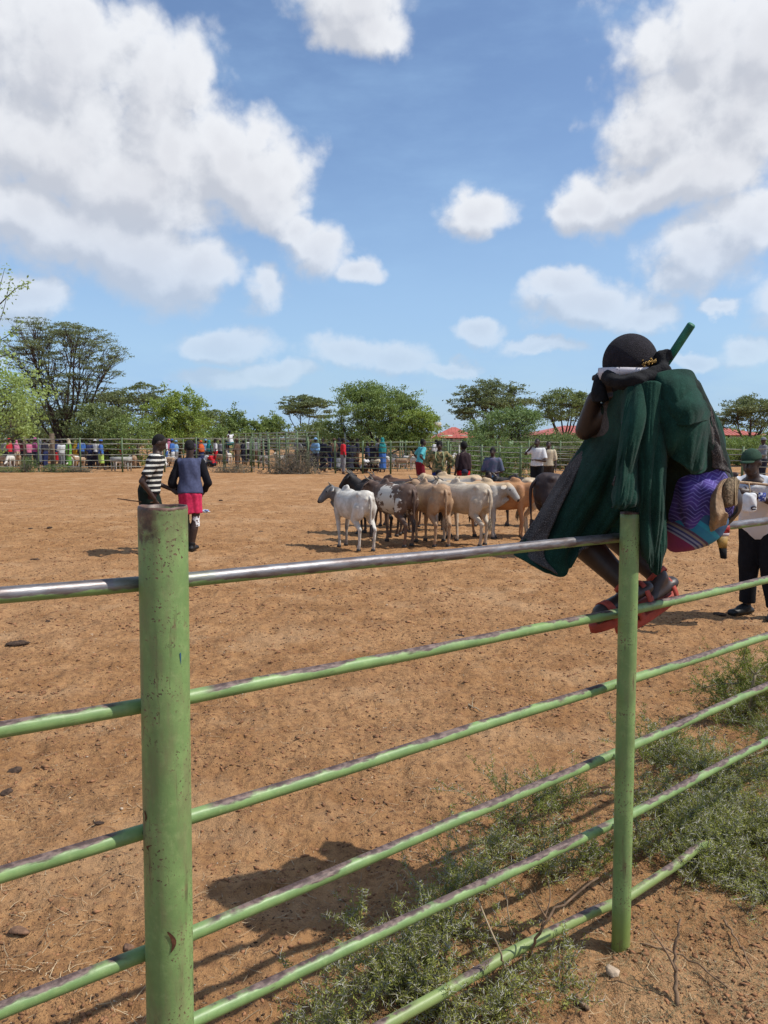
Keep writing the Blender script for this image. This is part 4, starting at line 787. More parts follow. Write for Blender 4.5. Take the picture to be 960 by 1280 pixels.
CROWD = [(8,49,'hat','grey','dark','at the left edge of the crowd'),(18,52,'shirt','dark','grey','left of the pink shirts, farther back'),(28,50,'shirt','maroon','dark','just left of the pink shirts'),(37,45.5,'shirt','pink','dark','leftmost of the pair in pink tones'),(45,45,'hat','magenta','dark','beside the pink shirted person'),(57.5,45.5,'shirt','dark','navy','right of the magenta shirt, behind the brown fence post'),(52,52,'robe','white','white','behind the magenta shirt'),
 (62,51,'wrap','cream','brown','just behind the brown fence post'),(73,47.5,'wrap','navy','red','left of the green robe, with red wrap'),(78,46,'shirt','white','grey','directly left of the green robe'),(87,45.6,'robe','green','green','standing between white shirt and yellow dress'),(83,49,'shirt','maroon','dark','behind the green robe'),(96,48,'robe','yellow','yellow','right of the green robe'),(103,47.5,'shirt','blue','dark','behind the yellow robed person'),(109,49,'shirt','skyblue','grey','right of the yellow robe, in the gap'),(104,53,'robe','white','white','far back right of the yellow robe'),
 (120,48,'hat','white','dark','just left of the walking blue wrapped person'),(127,42.5,'wrap','blue','lime','striding near the fence with lime trimmed wrap'),(135,46,'shirt','maroon','dark','following the blue wrapped walker'),(142,47,'robe','grey','lime','beside the red clad one with pale headscarf'),(149,46.5,'robe','red','red','with pale headscarf left of the striped man'),(157,47,'robe','white','grey','nearest the striped man on the left'),
 (166,50,'shirt','teal','dark','half hidden by bush left of striped man'),(208,49,'shirt','white','blue','seen between the two nearer men'),(216,48,'wrap','blue','white','left of the navy vest, farther off'),(221,51,'hat','skyblue','grey','behind the shoulder of the navy vest man'),(252,49,'robe','orange','navy','just right of the navy vest man'),(262,48,'robe','teal','teal','right of the orange clad person'),(270,50,'shirt','white','red','in the middle pen, left part'),(243,52,'shirt','purple','dark','behind the head of the navy vest man'),
 (297,44,'hat','brown','brown','in mottled brown standing at the middle fence post'),(305,52,'shirt','dark','dark','in the pen behind the brown clad person'),(320,50,'wrap','grey','brown','in the middle pen right of the fence post'),(334,51,'shirt','dark','grey','in the pen behind the thorn heap'),(372,49,'hat','grey','dark','right of the thorn heap, farther back'),
 (395,42,'hat','skyblue','dark','in pale blue with hat at the right pen'),(404,43,'shirt','dark','dark','next to the pale blue shirt'),(412,42.5,'shirt','dark','navy','left of the red shirt, in the dark group'),(418,44,'hat','brown','dark','behind the red shirt in the dark group'),(429,37.6,'shirt','red','grey','walking before the far fence in red'),(441,42,'shirt','dark','dark','between red shirt and the tree trunk'),(459,39.5,'shirt','navy','dark','standing under the big green tree'),(465,41,'hat','dark','dark','at the trunk of the big green tree'),
 (478,39.8,'robe','teal','blue','in long blue wrap under the big green tree'),(545,44,'shirt','white','dark','behind the fence between herders'),(600,45,'shirt','grey','dark','behind the fence right of the shawl wearer'),(953,30,'hat','grey','dark','beyond the green cap at the right'),
 (22,47.5,'robe','pink','cream','between the left edge and the pink shirts'),(13,46.5,'wrap','red','dark','nearest the left edge'),(32,53,'hat','teal','dark','far back behind the pink shirt'),(68,53,'shirt','yellow','dark','far back behind the navy and red clad one'),(92,53,'hat','purple','dark','far back above the yellow robe'),(113,45.5,'shirt','navy','dark','left of the walker in blue'),(115,51,'robe','red','cream','far back left of the walker in blue'),
 (124,52,'shirt','cream','dark','far back behind the walker'),(131,50,'hat','grey','dark','behind the maroon follower'),(138,52,'robe','skyblue','white','far back above the red robed one'),(146,51,'shirt','dark','dark','far back behind the red robe'),(161,53,'hat','orange','dark','far back left of the striped man'),(200,51,'shirt','dark','grey','between the two men, far back'),(212,53,'robe','pink','white','deep between the two men'),(248,53,'shirt','dark','dark','behind the orange clad person'),(258,54,'hat','skyblue','dark','far back in the middle pen left part'),(276,53,'shirt','grey','dark','far back right of the red cloth'),(284,54,'robe','dark','navy','far back below the one sitting on the race'),(312,54,'shirt','white','dark','at the back rails of the middle pen'),(327,55,'hat','brown','dark','at the back rails left of the thorn heap'),(380,52,'shirt','dark','dark','behind the fence right of the thorn heap'),(388,46,'hat','brown','navy','left of the pale blue hat wearer'),(424,47,'robe','dark','dark','in the shade behind the red shirt'),(435,45,'hat','navy','dark','in the shade right of the red shirt'),(472,44,'shirt','grey','dark','in the tree shade behind the blue wrap'),(447,46,'shirt','dark','brown','in the deep shade of the green tree')]
for (u, Yd, kd, c1, c2, wh) in CROWD:
    p = CP[kd]
    if kd in used: p = copy_tree(p)
    used.add(kd); k = .93+.12*RS.rand(); p.location = ((u-480)/F_PX*Yd, Yd, 0); p.scale = (k, k, k)
    p.rotation_euler.z = {127: R(-75), 429: R(-80)}.get(u, RS.rand()*6.28)
    tag(p, 'person in %s %s' % (c1 if c1 == c2 else c1+' and '+c2, wh), 'person', 'people standing around the far pens')
    for ch in [o for o in COL.objects if o.parent == p]:
        n_ = ch.name.split('.')[0]
        if n_ in ('shirt', 'robe_top', 'headscarf', 'cap', 'hat'): mm = PM[c1] if n_ != 'headscarf' or c1 not in ('red', 'green') else PM['cream']
        elif n_ in ('skirt', 'trousers'): mm = PM[c2]
        else: continue
        ch.material_slots[0].link = 'OBJECT'; ch.material_slots[0].material = mm
# people sitting under the big tree
for (u, Yd, c, lab) in ((402, 40.2, 'dark', 'person in dark clothes squatting by the right pen'), (421, 40.5, 'grey', 'person in grey squatting left of the red shirt'), (438, 40, 'dark', 'person in dark clothes squatting right of the red shirt'), (453, 39.2, 'white', 'person in white shirt sitting low under the green tree'), (470, 39.6, 'cream', 'person in cream shirt squatting at the tree trunk'), (447, 41.5, 'brown', 'person in brown squatting behind the sitting white shirt'), (268, 47, 'red', 'person in red squatting in the middle pen'), (255, 47.5, 'white', 'person in white squatting left of the red one')):
    squat(u, Yd, lab, RS.rand()*6, 1.66, [('shirt', PM[c], dict(sleeve=.5)), ('shorts', PM['dark'], {}), ('hair', None)], 'people squatting around the pens', vox=.04)
# ------------------------------------------------------------------ far fences
M_FP = mat('far_post_green', (.13, .19, .09), .6, .25, 3); M_FR = mat('far_rail_pale', (.42, .42, .34), .5, .3, 2); M_BP = mat('brown_post', (.17, .12, .08), .8, .25, 4)
def far_fence(label, pts, heights, postx=None, step=2.2, pr=.045, rr_=.021, pm=M_FP, rm_=M_FR, ph=None, name='pipe_fence', tops=None):
    root = thing(name, label, 'fence', (pts[0][0], pts[0][1], 0)); o0 = np.array([pts[0][0], pts[0][1], 0.0])
    pts = [np.array(p, float) for p in pts]; ph = ph or heights[0]+.08; pme = None
    def post(p, hgt, r=pr, m=pm):
        mb = MB(); lean = RS.randn(2)*.012; tube(mb, [(0, 0, -.05), (lean[0]*.5, lean[1]*.5, hgt/2), (lean[0], lean[1], hgt)], r, 8); o = link('post', mb.mesh('post'), m, root); o.location = np.array([p[0], p[1], 0])-o0
    for si, (a, b_) in enumerate(zip(pts[:-1], pts[1:])):
        L = np.linalg.norm(b_-a); n = max(1, round(L/step))
        for k in range(n+(si == len(pts)-2)): post(a+(b_-a)*k/n, ph)
        for hgt in heights:
            P = np.linspace(0, 1, 2*n+1)[:, None]*(b_-a)+a; z = hgt+RS.randn(len(P))*.010; mb = MB()
            tube(mb, np.column_stack([P, z])-o0, rr_, 6); link('rail', mb.mesh('rail'), rm_, root)
    return root, post, o0
H6 = [1.66, 1.42, 1.15, .87, .58, .28]
xL = lambda u, Yd: (u-480)/F_PX*Yd
M_FR2 = mat('far_rail_green', (.24, .30, .17), .5, .3, 2)
f1, post, o0 = far_fence('long pale railed fence at the far left before the crowd', [(-24, 40.9), (xL(206, 40.5), 40.5)], H6, step=2.05)
post((xL(67, 40.9)+.02, 40.85), 1.95, .13, M_BP); post((xL(33, 40.9)+.02, 40.8), 1.8, .09, M_BP)
far_fence('far middle fence with bright rails behind the navy vest man', [(xL(206, 40.6), 40.6), (xL(246, 40.5), 40.5), (xL(385, 39.6), 39.6)], [1.70, 1.45, 1.16, .86, .56, .26], step=1.42)
far_fence('far fence in front of the big green tree', [(xL(386, 39.5), 39.5), (xL(560, 37.5), 37.5)], [1.50, 1.27, 1.03, .78, .52, .26], step=1.3, rm_=M_FR2)
far_fence('right hand fence beyond the cattle with dense pale rails', [(xL(562, 36), 36), (xL(650, 29.6), 29.6), (xL(735, 27.2), 27.2), (16.2, 24.5), (26, 22)], [1.36, 1.17, .98, .78, .58, .38, .18], step=1.55, rr_=.017)
far_fence('second line of rails in the far left pens', [(-26, 55), (xL(230, 54), 54)], [1.6, 1.2, .8, .4], step=2.6)
far_fence('rear fence line of the middle pens', [(xL(246, 56), 56), (xL(480, 54), 54)], [1.6, 1.3, 1.0, .7, .4], step=2.2)
far_fence('cross fence dividing the middle pens', [(xL(336, 41), 41), (xL(300, 56), 56)], [1.6, 1.3, 1.0, .7, .4], step=2.2)
far_fence('high rails of the loading race sloping behind the middle pens', [(xL(372, 44), 44), (xL(292, 62), 62)], [2.05, 1.85, 1.65, 1.42, 1.2], step=2.4, ph=2.1, rr_=.024)
far_fence('high rails on the far side of the loading race', [(xL(398, 46), 46), (xL(318, 62), 62)], [2.05, 1.85, 1.65, 1.42, 1.2], step=2.4, ph=2.1, rr_=.024)
far_fence('rails of the pen to the right under the big tree', [(xL(470, 45), 45), (xL(740, 43), 43)], [1.5, 1.25, 1.0, .75, .5, .25], step=1.8)
far_fence('rearmost rails beyond the white goats', [(xL(480, 54), 54), (xL(780, 52), 52)], [1.6, 1.3, 1.0, .7, .4], step=2.0)
far_fence('cross rails between the two right hand pens', [(xL(500, 45), 45), (xL(512, 54), 54)], [1.5, 1.2, .9, .6, .3], step=2.0)
far_fence('cross rails near the right end of the pens', [(xL(636, 32), 32), (xL(640, 44), 44)], [1.5, 1.2, .9, .6, .3], step=1.8)
# person sitting up on the race
human('person', 'person in white shirt sitting up on the rails of the loading race', (xL(290, 47), 47, .95), R(60), 1.6, wear=[('shirt', PM['white'], dict(sleeve=.5)), ('shorts', PM['teal'], {}), ('hair', None)], seat=.3, legs={-1: ((.06, .20, .28), (.06, .18, .05), (.1, 1, 0)), 1: ((.06, .20, .28), (.06, .18, .05), (.1, 1, 0))}, neck=(0, .08), vox=.036)
far_fence('short rail pair carrying the person in white', [(xL(282, 47.3), 47.3), (xL(298, 46.7), 46.7)], [1.36, 1.0, .6], step=1.0)

# ------------------------------------------------------------------ buildings
def building(label, x0, x1, y0, dep, eave, ridge, hip=True, wallc=(.50, .45, .36), roofc=(.42, .085, .05)):
    root = thing('building', label, 'building', ((x0+x1)/2, y0+dep/2, 0)); w = (x1-x0)/2; d = dep/2; o_ = .5
    wm = mat('plaster_%d' % int(x0*7), wallc, .9, .12, .8); rm2 = bpy.data.materials.get('tin_roof')
    if rm2 is None:
        rm2, t, b = base('tin_roof'); co = t.nodes.new('ShaderNodeTexCoord').outputs['Object']; n = noise(t, co, .9, 5); t.links.new(mixc(t, sstep(t, n, .35, .7), (.46, .12, .08, 1), (.34, .075, .05, 1)), b.inputs['Base Color']); b.inputs['Roughness'].default_value = .5
    # walls as four slabs with real openings on the front
    mb = MB(); n = max(2, int(2*w/3.2)); bw = 2*w/n; ww, wh, sill = bw*.36, 1.1, 1.0
    for k in range(n):
        c = -w+bw*(k+.5); isd = (k % 3 == 1); sl_ = 0 if isd else sill; hh_ = 2.1 if isd else wh; o2 = ww if not isd else .5
        box(mb, (c-(bw/2+o2)/2, -d, eave/2), (bw/2-o2, .2, eave)); box(mb, (c+(bw/2+o2)/2, -d, eave/2), (bw/2-o2, .2, eave)); box(mb, (c, -d, (sl_+hh_+eave)/2), (2*o2, .2, eave-sl_-hh_))
        if sl_: box(mb, (c, -d, sl_/2), (2*o2, .2, sl_))
    for s_ in (-1, 1): box(mb, (s_*(w-.1), 0.1, eave/2), (.2, 2*d-.2, eave))
    box(mb, (0, d, eave/2), (2*w, .2, eave)); link('wall', mb.mesh('wall', False), wm, root)
    for k in range(n):
        c = -w+bw*(k+.5)
        if k % 3 == 1: mb = MB(); box(mb, (c, -d+.06, 1.05), (.98, .06, 2.08)); link('door', mb.mesh('door', False), mat('door_blue', (.05, .10, .16), .6), root)
        else:
            mb = MB(); box(mb, (c, -d+.03, sill+wh/2), (2*ww-.02, .05, wh-.02)); wd = link('window', mb.mesh('window', False), mat('window_glass', (.03, .04, .05), .1, .05), root)
            mb = MB(); box(mb, (c, -d-.12, sill-.04), (2*ww+.1, .08, .07)); link('sill', mb.mesh('sill', False), wm, wd)
    mb = MB(); hw = (w-d) if hip else w+o_; N_ = 2
    for th in (0.0, .05):
        z = eave+th; V = [(-w-o_, -d-o_, z), (w+o_, -d-o_, z), (w+o_, d+o_, z), (-w-o_, d+o_, z), (-hw, 0, ridge+th), (hw, 0, ridge+th)]
        mb.add(V, [(0, 1, 5, 4), (2, 3, 4, 5)], [(1, 2, 5), (3, 0, 4)])
    mb.add([(-w-o_, -d-o_, eave), (w+o_, -d-o_, eave), (w+o_, d+o_, eave), (-w-o_, d+o_, eave), (-w-o_, -d-o_, eave+.05), (w+o_, -d-o_, eave+.05), (w+o_, d+o_, eave+.05), (-w-o_, d+o_, eave+.05)], [(0, 1, 5, 4), (1, 2, 6, 5), (2, 3, 7, 6), (3, 0, 4, 7)])
    rf = link('roof', mb.mesh('roof', False), rm2, root)
    mb = MB(); nrb = int((2*w+2*o_)/.45)
    for k in range(nrb):
        x = -w-o_+.2+k*.45; q = 1.0
        if hip and abs(x) > hw: q = (w+o_-abs(x))/(w+o_-hw)
        mb.add([(x-.03, -d-o_, eave+.055), (x+.03, -d-o_, eave+.055), (x+.03, -d-o_+(d+o_)*q, eave+.055+(ridge-eave)*q), (x-.03, -d-o_+(d+o_)*q, eave+.055+(ridge-eave)*q), (x, -d-o_, eave+.10), (x, -d-o_+(d+o_)*q, eave+.10+(ridge-eave)*q)], [(0, 4, 5, 3), (4, 1, 2, 5)])
    link('roof_ribs', mb.mesh('roof_ribs', False), rm2, rf); return root
building('low building with red hipped tin roof right of the big green tree', xL(545, 95), xL(592, 95), 95, 4.0, 1.72, 3.0)
building('long low building with red tin roof behind the seated person', xL(668, 100), xL(950, 100), 100, 9.0, 2.1, 3.3, hip=True)
# pale timber box and poles seen in the trees
def pole(label, u, v0, v1, Yd, r=.05, du=0, m=None):
    a = at(u, v1, Yd); a[2] = max(0, a[2]); b_ = at(u+du, v0, Yd); mb = MB(); tube(mb, [(0, 0, -a[2]-.1), tuple(b_-a)], [r, r*.8], 8); o = link('pole', mb.mesh('pole'), m or M_FR); o.location = a; tag(o, label, 'pole')
pole('pale pole leaning among the branches of the big green tree', 437, 541, 590, 48, .07, -6)
pole('slender pale upright pole beside the shawl wearer', 574, 556, 612, 33, .04)
mb = MB(); box(mb, (0, 0, 2.85), (.7, .12, .5)); o = link('signboard', mb.mesh('signboard', False), mat('board_cream', (.55, .5, .38), .8)); o.location = (xL(546, 70), 70, 0)
mb = MB(); tube(mb, [(0, .1, 0), (0, .1, 2.7)], .05, 8); p_ = link('post', mb.mesh('post'), M_FP, o); tag(o, 'small blank cream signboard on a post by the red roofed building', 'sign')

# ------------------------------------------------------------------ trees
BARK = mat('acacia_bark', (.085, .062, .048), .95, .3, 3); 
LM = {'acacia': leafmat('acacia_leaf', (.110, .135, .062), (.195, .225, .105)), 'olive': leafmat('olive_leaf', (.105, .140, .055), (.205, .245, .095)), 'bright': leafmat('bright_leaf', (.150, .215, .050), (.30, .37, .090)),
      'mid': leafmat('mid_leaf', (.115, .165, .050), (.235, .300, .095)), 'feather': leafmat('feather_leaf', (.105, .165, .060), (.19, .26, .095)), 'dry': leafmat('dry_thorn', (.16, .14, .10), (.26, .24, .17)), 'light': leafmat('light_leaf', (.21, .28, .09), (.38, .47, .19), trans=.4)}
def leaf_quads(C, size, asp=.5, flat=0.0, rs=RS):
    n = len(C); d = rs.randn(n, 3); 
    if flat: d[:, 2] *= (1-flat)
    d /= np.linalg.norm(d, axis=1)[:, None]; e = rs.randn(n, 3); e -= d*(e*d).sum(1)[:, None]; e /= np.linalg.norm(e, axis=1)[:, None]
    s = size*(.6+.8*rs.rand(n))[:, None]; a = d*s; b_ = e*s*asp
    V = np.stack([C-a, C-b_*.9+a*.1, C+a, C+b_*.9+a*.1], 1).reshape(-1, 3); return V, np.arange(4*n).reshape(n, 4)
def tree(name, label, u, Yd, top, width, shape, leaf, nl=9000, ls=.075, bottom=None, trunk=.22, lean=0, seed=0, group=None, ncl=60, cr=.5, stems=1, x=None, cat='tree', limbs=6, squash=.35, depth=None, zscale=1.0):
    rs = np.random.RandomState(seed+100); px = xL(u, Yd) if x is None else x; W_ = width/2; Dp = (depth or width)/2
    root = thing(name, label, cat, (px, Yd, 0), 0, group); bottom = top*.45 if bottom is None else bottom
    T = []
    while len(T) < ncl:
        a, r = rs.rand()*2*np.pi, math.sqrt(rs.rand())
        if shape == 'umbrella': z = top-(top-bottom)*(.34*r**2.0)-(top-bottom)*.80*rs.rand()**1.5*(1-.35*r)-cr*squash*.6; wx = r*(W_-cr*.6)
        elif shape == 'vase':
            q = rs.rand()**.75; z = bottom+(top-bottom-cr*squash)*q; rr2 = (.30+.70*math.sin(min(1, q*1.15)*1.9)) ; wx = (rs.rand()**.45)*rr2*(W_-cr*.5)
            if q > .8: wx *= .78
        else:
            z0 = rs.rand(); z = bottom+(top-bottom-cr*squash)*z0; prof = math.sqrt(max(0, 1-((z0-.38)/.66)**2)); wx = (rs.rand()**.42)*prof*(W_-cr*.5)
        T.append((wx*math.cos(a)+lean*z/top, wx*math.sin(a)*Dp/W_, z))
    T = np.array(T)
    # trunk and limbs
    mb = MB(); base_z = 0; fork = np.array([lean*.2, 0, max(.35, bottom*.42)])
    km = T[rs.choice(len(T), min(limbs, len(T)), replace=False)].copy()
    for _ in range(5):
        lab = np.argmin(((T[:, None]-km[None])**2).sum(-1), 1)
        for k in range(len(km)):
            if (lab == k).any(): km[k] = T[lab == k].mean(0)
    sb = [np.array([rs.randn()*.12*(stems > 1)*3, rs.randn()*.12*(stems > 1)*3, -.08]) for _ in range(stems)]
    for s_ in sb: tube(mb, resample([s_, s_*.6+fork*.5+rs.randn(3)*.06, fork+(s_*.6 if stems > 1 else 0)], 7), np.linspace(trunk*1.15, trunk*.8, 7), 9, wob=.2)
    for k, c in enumerate(km):
        st = fork+(sb[k % stems]*.6 if stems > 1 else 0); mid = st*.5+c*.5+np.array([(c[0]-st[0])*.08, (c[1]-st[1])*.08, -.05*(top)])+rs.randn(3)*.12; end = c-np.array([0, 0, .25*cr])
        LP = resample([st, st*.72+mid*.28+rs.randn(3)*.04, mid, mid*.4+end*.6+rs.randn(3)*.1, end], 12); rl = np.linspace(trunk*.55, trunk*.13, 12); tube(mb, LP, rl, 7, wob=.15)
        for q in T[lab == k]:
            j = int(np.clip(np.argmin(((LP-q)**2).sum(1))-rs.randint(1, 4), 2, 10)); s2 = LP[j]; e2 = q; m2 = (s2+e2)/2+rs.randn(3)*.12-np.array([0, 0, .1]); BP = resample([s2, m2, e2], 6); tube(mb, BP, np.linspace(rl[j]*.6, trunk*.05, 6), 5, cap=False)
            for _ in range(5):
                q3 = e2+rs.randn(3)*np.array([cr, cr, cr*squash])*.8; tube(mb, [BP[3], (BP[3]+q3)/2+rs.randn(3)*.05, q3], [trunk*.07, trunk*.045, trunk*.02], 4, cap=False)
    link('trunk', mb.mesh('trunk'), BARK, root)
    per = nl//len(T); C = []
    for q in T:
        k = .6+.8*rs.rand(); nsub = 7; sc_ = q+rs.randn(nsub, 3)*np.array([cr, cr, cr*squash])*.62*k
        pk = sc_[rs.randint(0, nsub, int(per*k))]; C.append(pk+rs.randn(len(pk), 3)*np.array([cr, cr, cr*squash*.9])*.27*k)
    C = np.concatenate(C); C[:, 2] = np.maximum(C[:, 2], .1); V, Qd = leaf_quads(C, ls, .55, .35 if shape != 'round' else 0, rs)
    link('crown', mesh_np('crown', V, Qd), LM[leaf], root); return root
tree('acacia_tree', 'tall spreading flat topped acacia with open dark limbs at the left', 84, 52, 9.25, 8.3, 'vase', 'acacia', 34000, .052, 2.4, .20, seed=1, ncl=230, cr=.52, stems=3, limbs=15, squash=.22)
tree('acacia_tree', 'broad dark acacia behind the bright green tree at left', 172, 72, 6.8, 7.4, 'umbrella', 'acacia', 11000, .10, 2.5, .2, seed=2, ncl=60, cr=.7)
tree('bush_tree', 'bright yellow green leafy tree left of the middle pens', 222, 60, 5.3, 5.4, 'round', 'bright', 15000, .085, 1.3, .14, seed=3, ncl=70, cr=.5, squash=.8, stems=2)
tree('bush_tree', 'olive green bush below the tall acacia, left part', 132, 50, 3.9, 4.8, 'round', 'olive', 12000, .07, .8, .12, seed=4, ncl=60, cr=.5, squash=.7, stems=2)
tree('bush_tree', 'feathery green thorn bush behind the striped man', 168, 46, 3.1, 3.6, 'round', 'mid', 9000, .06, .3, .1, seed=5, ncl=50, cr=.42, squash=.7, stems=3)
tree('bush_tree', 'dark bush at the foot of the tall acacia', 60, 60, 4.2, 6.0, 'round', 'acacia', 11000, .09, .6, .14, seed=6, ncl=60, cr=.6, squash=.7)
tree('acacia_tree', 'small dark acacia behind the bright yellow green tree', 262, 84, 4.9, 5.2, 'umbrella', 'olive', 6000, .11, 1.6, .16, seed=7, ncl=40, cr=.6)
tree('bush_tree', 'rounded dense green tree above the middle pens', 303, 76, 4.5, 3.9, 'round', 'mid', 9000, .10, 1.0, .14, seed=8, ncl=50, cr=.5, squash=.8)
tree('bush_tree', 'low green tree between rounded tree and small acacia', 345, 80, 3.9, 3.8, 'round', 'mid', 7000, .10, .8, .14, seed=9, ncl=40, cr=.5, squash=.7)
tree('acacia_tree', 'small umbrella shaped acacia with thin trunk over the middle pens', 381, 74, 5.75, 5.0, 'umbrella', 'acacia', 9500, .085, 3.3, .12, seed=10, ncl=60, cr=.5, squash=.25, limbs=5)
tree('bush_tree', 'pale dry bush at the foot of the umbrella acacia', 398, 66, 3.2, 4.4, 'round', 'olive', 7000, .085, .5, .1, seed=11, ncl=40, cr=.5, squash=.7)
tree('mesquite_tree', 'large bright green feathery tree in the middle above the dark group', 470, 50, 5.15, 7.0, 'round', 'mid', 40000, .058, 1.1, .17, seed=12, ncl=120, cr=.5, squash=.6, stems=3, limbs=10)
tree('mesquite_tree', 'bright lower limb of leaves to the right of the large feathery tree', 518, 49, 3.7, 3.4, 'round', 'bright', 10000, .062, 1.3, .10, seed=13, ncl=50, cr=.42, squash=.6, stems=2, cat='tree')
tree('acacia_tree', 'dark flat topped acacia right of the red hipped roof', 615, 62, 6.15, 6.6, 'umbrella', 'acacia', 15000, .078, 2.6, .2, seed=14, ncl=80, cr=.6, squash=.40, stems=2, limbs=8)
tree('acacia_tree', 'umbrella acacia behind the left shoulder of the seated person', 703, 66, 5.65, 6.4, 'umbrella', 'olive', 14000, .075, 2.9, .17, seed=15, ncl=90, cr=.55, squash=.4, stems=2, limbs=8)
tree('bush_tree', 'wide feathery green bush below the two right acacias', 640, 50, 3.6, 6.6, 'round', 'feather', 20000, .06, .5, .13, seed=16, ncl=110, cr=.5, squash=.55, stems=3)
tree('bush_tree', 'olive bush left of the blanket above the right fence', 700, 46, 1.95, 4.4, 'round', 'olive', 12000, .055, .3, .1, seed=17, ncl=70, cr=.42, squash=.6, stems=3)
tree('bush_tree', 'fine leaved thorn bush growing through the right fence', 640, 31.5, 1.55, 2.0, 'round', 'feather', 7000, .035, .1, .04, seed=18, ncl=50, cr=.28, squash=.8, stems=3, cat='bush')
tree('bush_tree', 'leafy thorn bush behind the fence near the shawl wearer', 605, 36, 1.95, 2.6, 'round', 'feather', 7000, .045, .1, .05, seed=19, ncl=50, cr=.32, squash=.8, stems=3, cat='bush')
tree('acacia_tree', 'flat topped acacia at the right edge behind the building', 935, 70, 5.4, 6.5, 'umbrella', 'acacia', 14000, .08, 2.4, .18, seed=20, ncl=80, cr=.6, squash=.4, limbs=8)
tree('bush_tree', 'broad green bush at the right edge above the green cap', 930, 50, 1.85, 5.5, 'round', 'mid', 14000, .06, .2, .1, seed=21, ncl=80, cr=.5, squash=.55, stems=3)
tree('bush_tree', 'dark green bush behind the purple wrap at the right', 880, 56, 2.0, 6.0, 'round', 'feather', 12000, .07, .2, .1, seed=22, ncl=70, cr=.5, squash=.55, stems=3)
tree('bush_tree', 'low shadowy bush behind the far left crowd', 20, 64, 4.4, 6.5, 'round', 'olive', 11000, .09, .4, .12, seed=23, ncl=60, cr=.6, squash=.7)
tree('bush_tree', 'green bush closing the gap behind the middle fence', 258, 70, 3.3, 5.4, 'round', 'mid', 9000, .085, .3, .12, seed=24, ncl=50, cr=.5, squash=.7)
tree('bush_tree', 'bush behind the seated person, mostly hidden', 785, 52, 2.8, 6.0, 'round', 'mid', 9000, .07, .2, .1, seed=25, ncl=60, cr=.5, squash=.55)
tree('bush_tree', 'small pale bush in front of the red hipped roof', 560, 58, 1.5, 3.4, 'round', 'feather', 8000, .07, .2, .1, seed=26, ncl=50, cr=.4, squash=.6)
# near light green tree entering from the left edge
tree('leafy_tree', 'light green leafy tree whose branches enter at the left edge', -75, 14.5, 3.3, 3.7, 'round', 'light', 30000, .032, 1.75, .07, seed=31, ncl=130, cr=.26, squash=.9, stems=2, limbs=9)
sp_root = COL.objects[-2] if False else None
mb = MB(); ml = MB(); rs = np.random.RandomState(77); BX = at(-20, 430, 14.3); o_ = np.array([xL(-75, 14.5), 14.5, 0])
tr_ = [o for o in COL.objects if o.name.startswith('leafy_tree')][0]
for (u1, v1), (u2, v2), (u3, v3) in (((-40, 470), (2, 400), (14, 345)), ((0, 380), (20, 360), (38, 352)), ((-30, 440), (10, 420), (30, 402)), ((-30, 460), (12, 440), (44, 470)), ((-30, 400), (-2, 366), (6, 335)), ((-30, 500), (20, 480), (46, 505))):
    P = resample([at(u1, v1, 14.4)-o_, at(u2, v2, 14.3)-o_, at(u3, v3, 14.2)-o_], 14); tube(mb, P, np.linspace(.012, .003, 14), 6, cap=False)
    C = np.repeat(P[4:], 7, 0)+rs.randn(70, 3)*.045; V, Qd = leaf_quads(C, .030, .55, 0, rs); ml.add(V, Qd)
link('twig', mb.mesh('twig'), BARK, tr_); link('twig_leaves', ml.mesh('twig_leaves', False), LM['light'], tr_)
# wood on the horizon and dry thorn heap
rs = np.random.RandomState(5); C = []
for k in range(420):
    Yd = 110+rs.rand()*80; x = (rs.rand()*2-1)*Yd*.95; hgt = 1.6+2.0*rs.rand()+.5*perlin(np.array([x*.06]), np.array([Yd*.05]))[0]*4; r = 1.6+2.2*rs.rand()
    C.append(np.array([x, Yd, 0])+rs.randn(260, 3)*np.array([r*.5, r*.4, 0])+np.column_stack([np.zeros(260), np.zeros(260), rs.rand(260)**.8*hgt]))
C = np.concatenate(C); V, Qd = leaf_quads(C, .20, .6, 0, rs); tag(link('far_wood', mesh_np('far_wood', V, Qd), LM['olive']), 'low scrub woodland closing the horizon', 'scrub', None, 'stuff')
def thorn_heap(label, u, Yd, w, h, dpt, n, leaf='dry', name='thorn_heap', nlf=1800):
    rs = np.random.RandomState(int(u)); root = thing(name, label, 'bush', (xL(u, Yd), Yd, 0)); mb = MB()
    for _ in range(n):
        a = np.array([rs.randn()*w*.28, rs.randn()*dpt*.25, 0]); e = a+np.array([rs.randn()*w*.25, rs.randn()*dpt*.2, h*(.4+.6*rs.rand())*(1-.35*min(1, abs(a[0])/w*2))]); m_ = (a+e)/2+rs.randn(3)*.10; tube(mb, [a, m_, e], [.012, .009, .004], 4, cap=False)
    link('branch', mb.mesh('branch'), mat('grey_twig', (.22, .19, .15), .9, .3, 6), root)
    q = rs.rand(nlf, 3); C = np.column_stack([(q[:, 0]*2-1)*w*.5, (q[:, 1]*2-1)*dpt*.5, q[:, 2]**1.2*h]); C = C[(np.abs(C[:, 0])/(w*.5))**2+(C[:, 2]/h)**2 < 1.05+.25*rs.rand(len(C))]
    V, Qd = leaf_quads(C, .035, .3, 0, rs); link('leaves', mesh_np('leaves', V, Qd), LM[leaf], root); return root
thorn_heap('big grey heap of dry thorn branches before the middle fence', 366, 38.6, 2.3, 1.35, .8, 190, 'dry', nlf=4500)
thorn_heap('low grey thorn heap at the foot of the middle fence post', 292, 40.0, 1.7, .45, .5, 70, 'dry')
thorn_heap('small green weed clump at the brown fence post', 36, 40.4, .9, .8, .5, 50, 'feather', 'weed_clump')
